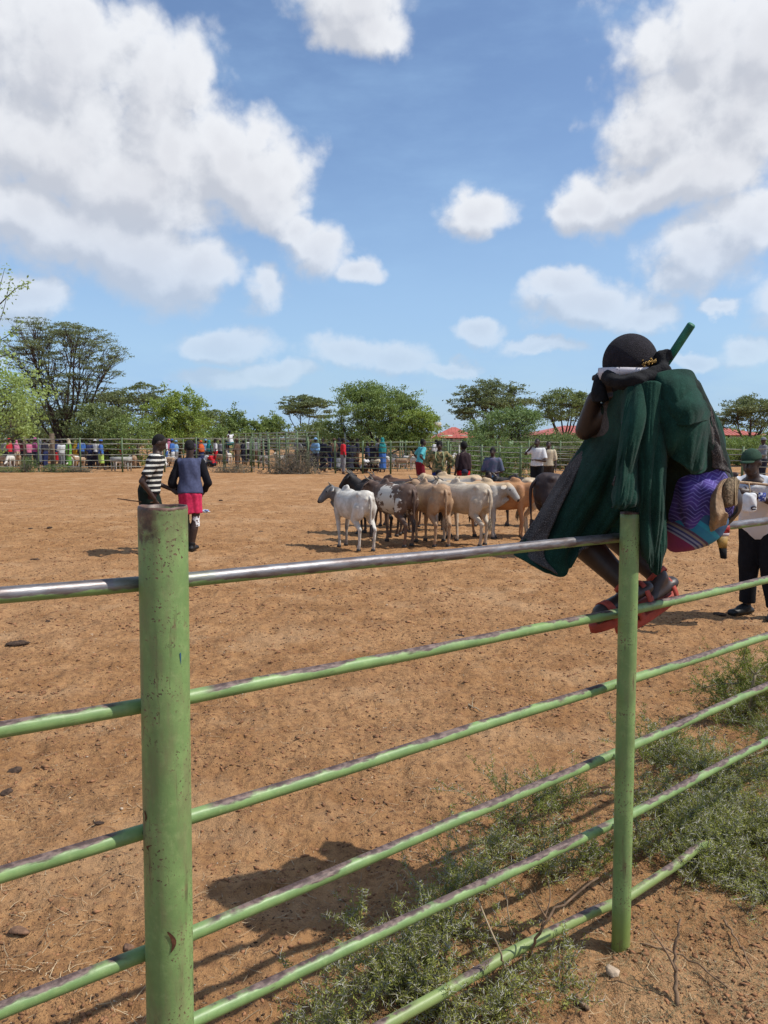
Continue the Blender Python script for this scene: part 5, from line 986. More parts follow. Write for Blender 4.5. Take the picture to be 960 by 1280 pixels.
thorn_heap('low weed clump at the foot of the left fence', 70, 40.3, 1.6, .4, .5, 60, 'feather', 'weed_clump')
thorn_heap('flat weeds left of the blue wrapped walker', 98, 40.3, 1.3, .25, .4, 40, 'dry', 'weed_clump')
thorn_heap('weeds at the left edge below the far fence', 8, 40.2, 1.6, .28, .4, 40, 'feather', 'weed_clump')
# small pale shed with goats by the left fence
root = thing('trough', 'low grey stock trough on legs before the left far fence', 'trough', (xL(152, 41.6), 41.6, 0)); tm = mat('trough_grey', (.42, .42, .38), .8, .2, 3)
mb = MB(); 
for c, s_ in (((0, -.3, .62), (.95, .04, .24)), ((0, .3, .62), (.95, .04, .24)), ((-.47, 0, .62), (.04, .56, .24)), ((.47, 0, .62), (.04, .56, .24)), ((0, 0, .515), (.9, .56, .03))): box(mb, c, s_)
link('basin', mb.mesh('basin', False), tm, root)
for sx in (-.42, .42):
    for sy in (-.25, .25): mb = MB(); box(mb, (sx, sy, .25), (.05, .05, .498)); link('leg', mb.mesh('leg', False), tm, root)
# ------------------------------------------------------------------ person perched on the top rail
ORG = np.array([FR[0], FR[1], 0.0])
def A_(u, v, Y): return at(u, v, Y)-ORG
seatp = thing('person', 'person sitting on the top rail wrapped in a dark green blanket, back to the viewer', 'person', tuple(ORG))
pelv = A_(866, 632, 2.79); nkb = A_(803, 487, 2.70); hd_c = A_(786, 458, 2.70)
shL, shR = A_(770, 508, 2.76), A_(853, 505, 2.62); knL, knR = A_(702, 650, 2.92), A_(742, 640, 3.06); anL, anR = A_(784, 733, 2.77), A_(824, 722, 2.89)
heL, toL = A_(812, 744, 2.81), A_(740, 779, 2.70); heR, toR = A_(843, 737, 2.93), A_(772, 781, 2.79)
elL, wrL = A_(731, 538, 2.80), A_(742, 498, 2.74); elR, wrR = A_(800, 590, 2.72), A_(755, 520, 2.82)
mb = MB()
mid = (pelv+nkb)/2+np.array([.02, -.02, 0]); sp_ = nrm_(nkb-pelv); ra = nrm_(shR-shL); ra = nrm_(ra-sp_*np.dot(ra, sp_)); fa = np.cross(sp_, ra)
loft(mb, [(pelv-sp_*.08, ra*.12, fa*.10), (pelv, ra*.155, fa*.125), (pelv*.7+mid*.3, ra*.15, fa*.12), (mid, ra*.14, fa*.105), (mid*.5+nkb*.5, ra*.16, fa*.11), (nkb*.85+mid*.15, ra*.165, fa*.09), (nkb, ra*.09, fa*.065), (nkb+sp_*.02, ra*.055, fa*.05)], 24)
capsule(mb, nkb, hd_c, .055, .052); hu = nrm_(hd_c-nkb*.6-pelv*.4); ellip(mb, hd_c, (.083, .094, .105)); ellip(mb, hd_c+np.array([-.02, .03, -.055]), (.062, .065, .06))
capsule(mb, hd_c+np.array([-.085, .045, -.02]), hd_c+np.array([-.10, .055, -.035]), .010, .012, 8); ellip(mb, hd_c+np.array([.02, -.085, -.02]), (.018, .012, .03)); ellip(mb, hd_c+np.array([-.03, -.082, -.035]), (.016, .014, .026))
for a, k, n_, he, to in ((pelv+ra*-.08, knL, anL, heL, toL), (pelv+ra*.08, knR, anR, heR, toR)):
    capsule(mb, a, k, .088, .058, 16); k2 = k*.65+n_*.35; capsule(mb, k, k2, .056, .058, 14); capsule(mb, k2, n_, .058, .034, 14)
    dr = nrm_(to-he); upv = nrm_(n_-he-dr*np.dot(n_-he, dr)); ball = to-dr*.055+upv*.024
    capsule(mb, he+upv*.034+dr*.018, ball, .036, .037, 12, flat=(upv, .72)); capsule(mb, n_, (he+ball)/2+upv*.015, .034, .030, 12)
    sdv = np.cross(dr, upv)
    for j, (o_, L) in enumerate(((-.028, .050), (-.012, .048), (.002, .043), (.015, .036), (.027, .028))): capsule(mb, ball+sdv*o_*1.05-upv*.008, ball+sdv*o_*1.15+dr*L-upv*.014, .0105 if j else .014, .009 if j else .012, 8)
for s_, e, w_ in ((shL, elL, wrL), (shR, elR, wrR)): capsule(mb, s_, e, .045, .034, 14); capsule(mb, e, w_, .035, .024, 14)
hand_prims(mb, wrL, nrm_(A_(757, 476, 2.70)-wrL), -1, .55, 1.0, True, inward=hd_c-wrL)
link('body', remesh(mb, 'body', .0075, 3, .5), mat('warm_dark_skin', (.036, .021, .016), .45, .12, 30, spec=.45), seatp)
# sandals
SR = mat('red_rubber', (.40, .066, .042), .65, .15, 25); MT = mat('buckle_metal', (.75, .72, .62), .25, .05, 30, metal=1.0)
for he, to, n_ in ((heL, toL, anL), (heR, toR, anR)):
    dr = nrm_(to-he); upv = nrm_(n_-he-dr*np.dot(n_-he, dr)); sdv = np.cross(dr, upv); L = np.linalg.norm(to-he); mb = MB(); k = 26; ring = []
    for j in range(k):
        a = 2*math.pi*j/k; x = math.cos(a); y = math.sin(a); wdt = .042*(1+.18*x)*(1-.10*math.exp(-((x+.1)/.3)**2)); ring.append((he+to)/2+dr*x*(L/2+.012)+sdv*y*wdt)
    ring = np.array(ring); c = (he+to)/2; secs = []
    V = np.vstack([ring*.97+c*.03-upv*.034, ring-upv*.031, ring-upv*.006, ring*.98+c*.02-upv*.002, [c-upv*.034], [c-upv*.002]])
    Qd = [(r_i*k+j, r_i*k+(j+1) % k, (r_i+1)*k+(j+1) % k, (r_i+1)*k+j) for r_i in range(3) for j in range(k)]; Tt = [(4*k, (j+1) % k, j) for j in range(k)]+[(4*k+1, 3*k+j, 3*k+(j+1) % k) for j in range(k)]
    mb.add(V, Qd, Tt); sn = link('sandal', mb.mesh('sandal', False), SR, seatp)
    def band(cc, n1, n2, ra_, rb_, wd, a0=0, a1=2*math.pi, nm='strap', m=SR):
        mb = MB(); n = 28; ax = np.cross(n1, n2); V = []
        for j in range(n):
            a = a0+(a1-a0)*j/(n-1); d = n1*math.cos(a)*ra_+n2*math.sin(a)*rb_; dn = nrm_(d)
            V += [cc+d-ax*wd/2, cc+d+ax*wd/2, cc+d+ax*wd/2+dn*.004, cc+d-ax*wd/2+dn*.004]
        Qd = [(4*j+i, 4*j+(i+1) % 4, 4*j+4+(i+1) % 4, 4*j+4+i) for j in range(n-1) for i in range(4)]; mb.add(V, Qd); return link(nm, mb.mesh(nm, False), m, sn if nm != 'buckle' else sn)
    lg = nrm_(n_-(knL if n_ is anL else knR)); a1_ = nrm_(np.cross(lg, [0, 0, 1])); a2_ = np.cross(lg, a1_)
    band(n_-lg*.012, a1_, a2_, .0385, .0385, .017); bc = he+dr*L*.66; band(he+dr*L*.74, sdv, upv, .045, .050, .028, -.15, math.pi+.15); band(he+dr*.035+upv*.0, sdv, upv, .037, .062, .020, -.1, math.pi+.1)
    if n_ is anL:
        bp = n_-lg*.012+nrm_(np.array([-.25, -1, 0]))*.044; mb = MB(); ux = nrm_(np.cross(lg, [0, 1, 0])); uz = lg
        tube(mb, [bp+ux*.013+uz*.013, bp-ux*.013+uz*.013, bp-ux*.013-uz*.013, bp+ux*.013-uz*.013, bp+ux*.013+uz*.013], .0024, 6); tube(mb, [bp+uz*.013, bp-uz*.013], .0018, 6); link('buckle', mb.mesh('buckle'), MT, sn)
# tunic under the blanket and red cloth edge
BLK = mat('black_cotton', (.012, .012, .014), .92, .2, 40, bump=.3, bscale=150)
mb = MB(); loft(mb, [(pelv, ra*.15, fa*.13), (mid, ra*.155, fa*.118), (mid*.5+nkb*.5, ra*.17, fa*.122), (nkb*.85+mid*.15, ra*.175, fa*.10), (nkb, ra*.10, fa*.075)], 24)
capsule(mb, shR, elR, .06, .055); capsule(mb, shL, shL*.9+elL*.1, .056, .050)
link('tunic', remesh(mb, 'tunic', .012, 3, .5, (.012, 12, .5)), mat('dark_green_tunic', (.008, .020, .014), .9, .2, 30, bump=.3), seatp)
mb = MB(); capsule(mb, pelv+(knL-pelv)*.22+np.array([0, 0, .01]), knL, .090, .072, 14, ends=(1, 0)); capsule(mb, pelv+(knR-pelv)*.22, knR, .090, .072, 14, ends=(1, 0)); link('red_wrap', remesh(mb, 'red_wrap', .014, 3, .5, (.012, 12, .5)), cloth('redunder', (.42, .03, .025)), seatp)
# purple patterned wrap
m, t, b = base('purple_zigzag'); co = t.nodes.new('ShaderNodeTexCoord').outputs['Object']; s = nd(t, 'ShaderNodeSeparateXYZ', None, Vector=vmt(t, 'ADD', co, vmt(t, 'MULTIPLY', noise(t, co, 7, 2, out=1), (.05, .05, .05))))
xx = mth(t, 'ADD', mth(t, 'MULTIPLY', s.outputs[0], 26.0), mth(t, 'MULTIPLY', s.outputs[1], 9.0)); tri = mth(t, 'MULTIPLY', mth(t, 'ABSOLUTE', mth(t, 'SUBTRACT', mth(t, 'FRACT', xx), .5)), 2.4)
f = mth(t, 'FRACT', mth(t, 'ADD', mth(t, 'MULTIPLY', s.outputs[2], 74.0), tri)); ln = mth(t, 'MULTIPLY', sstep(t, f, .0, .15), sstep(t, f, .40, .22))
pn = noise(t, co, 18, 4); c = mixc(t, sstep(t, pn, .35, .7), (.026, .016, .12, 1), (.075, .042, .27, 1)); c = mixc(t, mth(t, 'MULTIPLY', ln, .7), c, (.20, .18, .50, 1))
c = mixc(t, mth(t, 'MULTIPLY', sstep(t, noise(t, co, 5, 2), .55, .68), .7), c, (.05, .02, .10, 1)); t.links.new(c, b.inputs['Base Color']); b.inputs['Roughness'].default_value = .8; M_PUR = m
mb = MB(); c0 = A_(864, 612, 2.74); loft(mb, [(A_(858, 560, 2.74), np.array([.08, 0, 0]), np.array([0, .09, 0])), (A_(862, 585, 2.73), np.array([.098, 0, 0]), np.array([0, .12, 0])), (A_(867, 615, 2.73), np.array([.103, 0, .01]), np.array([0, .15, 0])), (A_(866, 640, 2.74), np.array([.098, 0, .01]), np.array([0, .15, 0])), (A_(862, 656, 2.74), np.array([.075, 0, .01]), np.array([0, .12, 0]))], 30)
link('purple_wrap', remesh(mb, 'purple_wrap', .008, 2, .5, (.030, 13, .45)), M_PUR, seatp)
m, t, b = base('magenta_striped_cloth'); co = t.nodes.new('ShaderNodeTexCoord').outputs['Object']; s = nd(t, 'ShaderNodeSeparateXYZ', None, Vector=co)
d = mth(t, 'ADD', mth(t, 'MULTIPLY', s.outputs[0], .60), mth(t, 'MULTIPLY', s.outputs[2], .80)); Rp = nd(t, 'ShaderNodeValToRGB', None, Fac=sstep(t, d, 1.13, 1.31)); cr_ = Rp.color_ramp; cr_.interpolation = 'CONSTANT'
for i_, (p_, cc) in enumerate(((0, (.02, .20, .24)), (.10, (.24, .025, .13)), (.47, (.30, .33, .50)), (.50, (.05, .06, .20)), (.53, (.30, .33, .50)), (.56, (.05, .06, .20)), (.59, (.30, .25, .22)), (.63, (.10, .05, .10)), (.67, (.02, .22, .36)), (.82, (.02, .30, .42)), (.9, (.03, .10, .2)))):
    e = cr_.elements[i_] if i_ < 2 else cr_.elements.new(p_); e.position = p_; e.color = (*cc, 1)
mp = [n for n in t.nodes if n.bl_idname == 'ShaderNodeMapRange'][-1]; mp.interpolation_type = 'LINEAR'; t.links.new(mixc(t, mth(t, 'MULTIPLY', noise(t, co, 60, 4), .3), Rp.outputs[0], (.02, .02, .04, 1)), b.inputs['Base Color']); b.inputs['Roughness'].default_value = .75; M_MAG = m
mb = MB(); loft(mb, [(A_(868, 634, 2.75), np.array([.09, 0, .01]), np.array([0, .15, 0])), (A_(868, 655, 2.75), np.array([.100, 0, .02]), np.array([0, .158, 0])), (A_(866, 672, 2.76), np.array([.085, 0, .03]), np.array([0, .145, 0])), (A_(860, 682, 2.77), np.array([.055, 0, .02]), np.array([0, .10, 0])), (A_(856, 686, 2.77), np.array([.02, 0, .01]), np.array([0, .03, 0]))], 30)
link('striped_wrap', remesh(mb, 'striped_wrap', .009, 3, .5, (.007, 10, .6)), M_MAG, seatp)
# blanket
def woolmat(name, c1, c2, sc=420.0, fleck=0.35):
    m, t, b = base(name); co = t.nodes.new('ShaderNodeTexCoord').outputs['Object']; n = noise(t, co, 9, 4); n2 = noise(t, co, sc, 2, .6); c = mixc(t, sstep(t, n, .35, .7), (*c1, 1), (*c2, 1)); c = mixc(t, mth(t, 'MULTIPLY', sstep(t, n2, .5, .68), fleck), c, tuple(min(1, x*2.6+.012) for x in c2)+(1,))
    t.links.new(c, b.inputs['Base Color']); b.inputs['Roughness'].default_value = .95; b.inputs['Specular IOR Level'].default_value = .1; b.inputs['Sheen Weight'].default_value = .06; b.inputs['Sheen Roughness'].default_value = .5
    hgt = mth(t, 'ADD', n2, mth(t, 'MULTIPLY', noise(t, co, 30, 3), 1.5)); t.links.new(nd(t, 'ShaderNodeBump', None, Height=hgt, Strength=.5, Distance=.003).outputs[0], b.inputs['Normal']); return m
M_GRN = woolmat('green_wool', (.0052, .022, .0152), (.0115, .046, .032)); M_TWD = woolmat('grey_tweed', (.036, .031, .029), (.072, .063, .058), 330, .8)
def cr1(P, t):
    """Catmull-Rom through P (n,3) at parameters t in 0..1"""
    P = np.asarray(P, float); n = len(P); x = t*(n-1); i = np.clip(np.floor(x).astype(int), 0, n-2); f = (x-i)[:, None]
    E = np.vstack([2*P[0]-P[1], P, 2*P[-1]-P[-2]]); p0, p1, p2, p3 = E[i], E[i+1], E[i+2], E[i+3]
    return .5*((2*p1)+(-p0+p2)*f+(2*p0-5*p1+4*p2-p3)*f*f+(-p0+3*p1-3*p2+p3)*f**3)
def patch(name, rows, nu=60, nv=80, folds=(), m=None, m2=None, thick=.006, parent=seatp, label=None, hemwave=0.0, edge=.0):
    t = np.linspace(0, 1, nu); R_ = np.array([cr1([A_(*p) for p in r], t) for r in rows]); S_ = np.linspace(0, 1, nv)
    G_ = np.stack([cr1(R_[:, j], S_) for j in range(nu)], 1)              # nv,nu,3
    SS, TT = np.meshgrid(S_, t, indexing='ij')
    for amp, fu, fv, skew, sd in folds:
        q = perlin(TT*fu+SS*skew+sd*7.1, SS*fv+sd*3.3+np.zeros_like(TT)); q = 1.9*np.abs(q)**.85-.55
        G_[..., 1] -= amp*q*1.5*(.30+.70*np.minimum(1, SS*2.0))
    G_[..., 1] += .0018*perlin(TT*15+SS*4+3, SS*7)+.0008*perlin(TT*40, SS*34)
    if hemwave: G_[..., 2] += hemwave*np.sin(TT*17+1)*(SS**6); G_[..., 0] += hemwave*.6*np.sin(SS*23)*((TT > .97)-(TT < .03))
    V = G_.reshape(-1, 3); idx = np.arange(nu*nv).reshape(nv, nu); Qd = np.stack([idx[:-1, :-1], idx[1:, :-1], idx[1:, 1:], idx[:-1, 1:]], -1).reshape(-1, 4)
    me = mesh_np(name, V, Qd, True); o = link(name, me, m or M_GRN, parent); me.materials.append(m2 or M_TWD)
    s = o.modifiers.new('thickness', 'SOLIDIFY'); s.thickness = thick; s.offset = -1; s.material_offset = 1; s.material_offset_rim = 0
    if label: o['label'] = label
    return o
# main fall over back and knees, yard side of the rail
patch('blanket', [
 [(759,492,2.72),(772,484,2.66),(788,476,2.60),(806,470,2.58),(826,468,2.60),(846,470,2.64)],
 [(748,512,2.78),(764,512,2.68),(784,508,2.57),(804,508,2.53),(824,508,2.55),(846,508,2.60)],
 [(735,540,2.86),(758,545,2.72),(780,548,2.60),(800,550,2.53),(822,552,2.54),(842,552,2.60)],
 [(714,575,2.86),(742,585,2.72),(768,590,2.66),(794,595,2.58),(816,595,2.56),(834,592,2.62)],
 [(690,612,2.86),(724,622,2.74),(758,628,2.70),(786,634,2.64),(808,636,2.60),(826,632,2.64)],
 [(668,650,2.84),(706,660,2.76),(744,660,2.73),(774,660,2.70),(796,664,2.64),(812,664,2.66)],
 [(650,680,2.80),(694,696,2.74),(732,683,2.73),(768,668,2.72),(790,670,2.68),(806,672,2.68)],
 [(642,692,2.76),(702,722,2.72),(724,690,2.72),(762,669,2.73),(788,672,2.70),(802,674,2.70)]], 110, 130, folds=((.022,4,1.0,.7,1),(.007,9,1.8,1.2,2)))
# grey tweed side along the left edge, turned outwards
patch('blanket_lining', [
 [(750,510,2.76),(757,502,2.72),(764,498,2.70)],[(738,538,2.83),(754,528,2.735),(770,526,2.665)],[(737,552,2.84),(754,552,2.745),(772,553,2.665)],[(752,590,2.745),(760,592,2.72),(768,592,2.70)]], 16, 40, m=M_TWD, label='grey woven facing turned out at the chest')
patch('blanket_lining', [
 [(722,562,2.86),(728,560,2.84),(734,562,2.82)],[(698,598,2.86),(708,596,2.82),(716,600,2.79)],[(672,642,2.85),(684,640,2.80),(697,642,2.77)],[(650,676,2.81),(664,682,2.78),(680,690,2.755)],[(640,690,2.77),(668,702,2.74),(698,718,2.715)]], 16, 60, m=M_TWD, folds=((.008,2,4,0,5),), label='grey woven strip along the left edge')
# long fold hanging in front of the post
patch('blanket_fold', [
 [(777,486,2.628),(784,474,2.591),(794,470,2.575),(804,472,2.575),(814,484,2.609)],
 [(776,515,2.591),(779,515,2.541),(790,512,2.510),(803,514,2.516),(815,520,2.578)],
 [(776,555,2.565),(775,555,2.509),(785,553,2.475),(796,555,2.484),(806,556,2.553)],
 [(773,595,2.547),(770,595,2.497),(780,594,2.460),(791,595,2.469),(800,596,2.534)],
 [(770,622,2.533),(766,622,2.489),(776,625,2.455),(788,624,2.461),(797,624,2.520)],
 [(768,634,2.528),(765,634,2.491),(775,637,2.460),(787,635,2.463),(795,633,2.516)]], 60, 110, folds=((.018,2.6,1.6,.5,4),(.009,6,2.2,1.0,14)))
# right hanging panel in front of the rail
patch('blanket_fold', [
 [(800,500,2.614),(800,482,2.566),(812,476,2.545),(828,480,2.548),(840,500,2.602)],
 [(802,545,2.584),(799,545,2.530),(810,542,2.500),(825,545,2.506),(836,548,2.572)],
 [(802,590,2.572),(798,590,2.518),(810,592,2.485),(824,594,2.494),(834,596,2.566)],
 [(804,640,2.568),(798,640,2.526),(810,644,2.490),(825,646,2.502),(835,646,2.568)],
 [(805,675,2.580),(800,676,2.538),(812,682,2.505),(825,685,2.520),(835,682,2.574)],
 [(806,694,2.600),(803,696,2.558),(813,708,2.540),(824,720,2.552),(832,698,2.588)]], 70, 140, folds=((.024,2.8,1.1,.5,9),(.010,6.5,1.8,1.2,3)))
# shawl flap over the right shoulder
patch('blanket_flap', [
 [(810,480,2.624),(818,468,2.579),(838,462,2.575),(856,461,2.601),(866,464,2.654),(872,474,2.714)],
 [(818,494,2.579),(832,484,2.526),(848,482,2.515),(864,482,2.534),(876,488,2.594),(880,496,2.654)],
 [(826,512,2.539),(842,508,2.486),(856,506,2.475),(870,506,2.494),(882,508,2.554),(888,512,2.614)],
 [(836,528,2.530),(846,531,2.485),(858,532,2.470),(870,529,2.485),(882,526,2.538),(888,526,2.598)]], 70, 60, folds=((.012,2.0,1.2,1.2,12),(.004,5,2,1.0,13)))
patch('blanket_flap', [
 [(812,486,2.576),(826,498,2.531),(842,506,2.513),(860,512,2.510),(878,512,2.534),(886,514,2.600)],
 [(818,524,2.556),(830,528,2.511),(846,532,2.493),(864,532,2.490),(880,530,2.520),(888,530,2.580)],
 [(822,548,2.556),(834,552,2.514),(848,557,2.496),(866,558,2.490),(880,554,2.520),(888,552,2.580)],
 [(826,558,2.576),(836,568,2.531),(850,578,2.516),(866,585,2.510),(878,583,2.534),(886,578,2.594)],
 [(830,562,2.596),(839,572,2.548),(853,583,2.536),(866,592,2.530),(877,592,2.554),(885,586,2.608)]], 80, 80, folds=((.016,2.2,1.0,.9,15),(.005,5,1.8,1.2,6)))
# tail of the blanket on the far right side
patch('blanket_tail', [
 [(868,476,2.70),(876,486,2.66),(882,494,2.66),(887,503,2.72)],
 [(874,515,2.66),(884,520,2.62),(894,524,2.64),(902,530,2.72)],
 [(880,550,2.64),(890,554,2.61),(901,556,2.64),(910,562,2.72)],
 [(882,590,2.64),(892,592,2.62),(904,590,2.66),(916,592,2.74)]], 40, 60, folds=((.020,3,2,.6,21),))
patch('blanket_lining', [
 [(882,503,2.63),(886,505,2.62),(890,509,2.62)],[(884,530,2.60),(890,533,2.60),(897,538,2.60)],[(888,556,2.59),(897,560,2.59),(904,566,2.60)],[(892,585,2.60),(903,587,2.60),(914,591,2.63)]], 16, 40, m=M_TWD, folds=((.006,2,3,0,31),), label='grey tweed tail corner at the right')
# cap, head band, black scarf
M_CAP = mat('black_knit', (.020, .017, .022), .95, .2, 60, bump=.5, bscale=260)
mb = MB(); rot = Matrix.Rotation(R(-8), 3, 'Y'); ellip(mb, hd_c+np.array([.004, 0, .012]), (.089, .099, .096), rot, 40, 26, zcut=-.18); link('knit_cap', mb.mesh('knit_cap'), M_CAP, seatp)
m, t, b = base('white_print_band'); co = t.nodes.new('ShaderNodeTexCoord').outputs['Object']; v = nd(t, 'ShaderNodeTexVoronoi', None, Vector=co, Scale=95.0).outputs[0]; c = mixc(t, mth(t, 'MULTIPLY', sstep(t, v, .34, .22), sstep(t, noise(t, co, 20, 2), .5, .6)), (.55, .52, .54, 1), (.05, .04, .06, 1)); t.links.new(c, b.inputs['Base Color']); b.inputs['Roughness'].default_value = .85
bc = hd_c+np.array([0, 0, -.022])
def headband(nm, a0, a1, z0, z1, h0, h1, m, rr_=1.0, n=60):
    mb = MB(); V = []
    for j in range(n):
        q = j/(n-1); a = a0+(a1-a0)*q; z = z0+(z1-z0)*q; h_ = h0+(h1-h0)*q; d = np.array([math.cos(a)*.098, math.sin(a)*.108, 0])*rr_
        V += [bc+d+np.array([0, 0, z-h_/2]), bc+d*1.02+np.array([0, 0, z]), bc+d+np.array([0, 0, z+h_/2])]
    mb.add(V, [(3*j+i, 3*j+3+i, 3*j+4+i, 3*j+1+i) for j in range(n-1) for i in (0, 1)]); o = link(nm, mb.mesh(nm), m, seatp); s = o.modifiers.new('t', 'SOLIDIFY'); s.thickness = .003; return o
headband('head_band', math.pi*.75, math.pi*1.52, -.004, .000, .052, .016, m)
headband('head_band', math.pi*1.50, math.pi*1.95, .000, .016, .016, .010, m, .995)
mb = MB(); q = [A_(757, 470, 2.66), A_(772, 479, 2.60), A_(792, 477, 2.575), A_(812, 470, 2.59), A_(828, 462, 2.62)]; tube(mb, resample(q, 24), np.interp(np.linspace(0, 1, 24), [0, .5, 1], [.022, .026, .024]), 12, wob=.12)
q = [A_(760, 464, 2.72), A_(752, 474, 2.72), A_(748, 488, 2.70), A_(750, 503, 2.70)]; tube(mb, resample(q, 16), np.linspace(.020, .028, 16), 12, wob=.1)
ellip(mb, A_(827, 450, 2.62), (.026, .022, .034)); ellip(mb, A_(832, 441, 2.62), (.020, .015, .014)); ellip(mb, A_(836, 447, 2.63), (.014, .012, .010)); tube(mb, [A_(822, 456, 2.61), A_(832, 466, 2.60), A_(838, 472, 2.61)], [.02, .022, .012], 10)
capsule(mb, A_(800, 484, 2.68), A_(786, 468, 2.70), .085, .078, 16)
link('black_scarf', remesh(mb, 'black_scarf', .0065, 2, .5, (.006, 26, 1)), BLK, seatp)
mb = MB(); rs = np.random.RandomState(9)
for k in range(34):
    p = np.array([803+rs.rand()*17, 0, 0]); c = A_(p[0], 456-(p[0]-803)*.28+rs.randn()*1.3, 2.583+.02*abs(p[0]-806)/14); ellip(mb, c, (.0036, .0036, .0036), None, 8, 6)
link('bead_string', mb.mesh('bead_string'), mat('gold_beads', (.36, .22, .06), .3, .3, 60, metal=.6), seatp)
# green stick over the shoulder
gs = mat('green_stick_paint', (.030, .17, .105), .55, .2, 30)
a = at(822, 470, 2.70); b_ = at(865, 405, 2.60); mb = MB(); c = (a+b_)/2; tube(mb, [a-c, (a+b_)/2-c, b_-c-(b_-a)*.02, b_-c], [.0125, .0135, .0135, .011], 18); o = link('club', mb.mesh('club'), gs); o.location = c; tag(o, 'green painted stick rising from the black knot over the shoulder', 'stick')
# bag hanging at the right hip: woven body, leather flap
BG = thing('shoulder_bag', 'tan woven bag with leather flap hanging at the hip of the seated person', 'bag', tuple(at(900, 630, 2.66)))
def Bq(u, v, Y): return at(u, v, Y)-np.array(BG.location)
LE = mat('tan_leather', (.36, .23, .13), .6, .2, 30, bump=.3, bscale=90); WV = mat('woven_straw', (.28, .20, .12), .9, .35, 150, bump=.6, bscale=240)
mb = MB(); loft(mb, [(Bq(905, 633, 2.67), np.array([.020, 0, .002]), np.array([0, .04, 0])), (Bq(906, 627, 2.67), np.array([.026, 0, .0]), np.array([0, .065, 0])), (Bq(908, 612, 2.67), np.array([.026, 0, 0]), np.array([0, .07, 0])), (Bq(912, 600, 2.67), np.array([.024, 0, 0]), np.array([0, .06, 0])), (Bq(913, 598, 2.67), np.array([.018, 0, 0]), np.array([0, .04, 0]))], 26); link('body', mb.mesh('body'), WV, BG)
def bpatch(nm, rows, m, folds=(), thick=.005, nu=24, nv=40):
    t = np.linspace(0, 1, nu); R_ = np.array([cr1([Bq(*p) for p in r], t) for r in rows]); G_ = np.stack([cr1(R_[:, j], np.linspace(0, 1, nv)) for j in range(nu)], 1); SS, TT = np.meshgrid(np.linspace(0, 1, nv), t, indexing='ij')
    for amp, fu, fv, sd in folds: G_[..., 1] -= amp*perlin(TT*fu+sd, SS*fv+sd*2)
    idx = np.arange(nu*nv).reshape(nv, nu); me = mesh_np(nm, G_.reshape(-1, 3), np.stack([idx[:-1, :-1], idx[1:, :-1], idx[1:, 1:], idx[:-1, 1:]], -1).reshape(-1, 4), True); o = link(nm, me, m, BG); s = o.modifiers.new('t', 'SOLIDIFY'); s.thickness = thick; return o
bpatch('panel', [[(906,599,2.62),(911,597,2.60),(918,596,2.60),(921,597,2.62)],[(900,612,2.60),(907,611,2.565),(915,611,2.565),(920,612,2.60)],[(897,628,2.60),(905,629,2.57),(913,629,2.57),(919,630,2.60)],[(898,633,2.62),(905,635,2.60),(912,634,2.60),(918,632,2.62)]], WV, ((.006, 3, 3, 2),), .006)
bpatch('flap', [[(897,604,2.61),(903,600,2.59),(909,598,2.60)],[(890,616,2.58),(897,613,2.555),(903,612,2.57)],[(887,632,2.57),(895,635,2.535),(906,638,2.555)],[(887,648,2.57),(896,649,2.54),(910,643,2.565)],[(887,657,2.58),(896,656,2.555),(910,650,2.58)],[(888,665,2.60),(896,661,2.58),(908,656,2.60)]], LE, ((.014, 2, 3, 4),), .005, 30, 60)
bpatch('rim', [[(917,597,2.605),(919.5,596,2.595),(922,598,2.605)],[(917,614,2.59),(919,614,2.58),(921.5,615,2.59)],[(917,631,2.60),(919.5,632,2.59),(922,630,2.60)]], mat('rim_leather', (.42, .31, .18), .6, .15, 40), (), .008)
bpatch('opening_shade', [[(908,634,2.66),(914,633,2.66),(922,632,2.66)],[(907,646,2.66),(913,644,2.66),(922,640,2.66)],[(905,655,2.66),(908,654,2.66),(912,650,2.66)]], BLK, (), .005)  # black sheet standing in for the shade inside the pouch opening
# beaded sheath below the bag
sh_ = thing('sheath', 'tapered tan and black knife sheath with red top hanging below the bag', 'sheath', tuple(at(903, 678, 2.66)))
def taper(nm, v0, v1, w0, w1, u0, u1, m):
    mb = MB(); c = np.array(sh_.location); loft(mb, [(at(u0, v0, 2.66)-c, np.array([w0, 0, 0]), np.array([0, .012, 0])), (at(u1, v1, 2.66)-c, np.array([w1, 0, 0]), np.array([0, .010, 0]))], 16); link(nm, mb.mesh(nm), m, sh_)
taper('collar', 657, 666, .020, .024, 905, 903, mat('red_beads', (.45, .02, .02), .5, .3, 90)); taper('band', 666.2, 670, .024, .023, 903, 902.5, mat('pale_band', (.55, .45, .45), .6)); taper('scabbard', 670.2, 685, .022, .013, 902, 903.5, mat('ochre_leather', (.42, .25, .07), .55, .2, 40)); taper('tip', 685.2, 698, .013, .010, 903.5, 904.5, BLK)
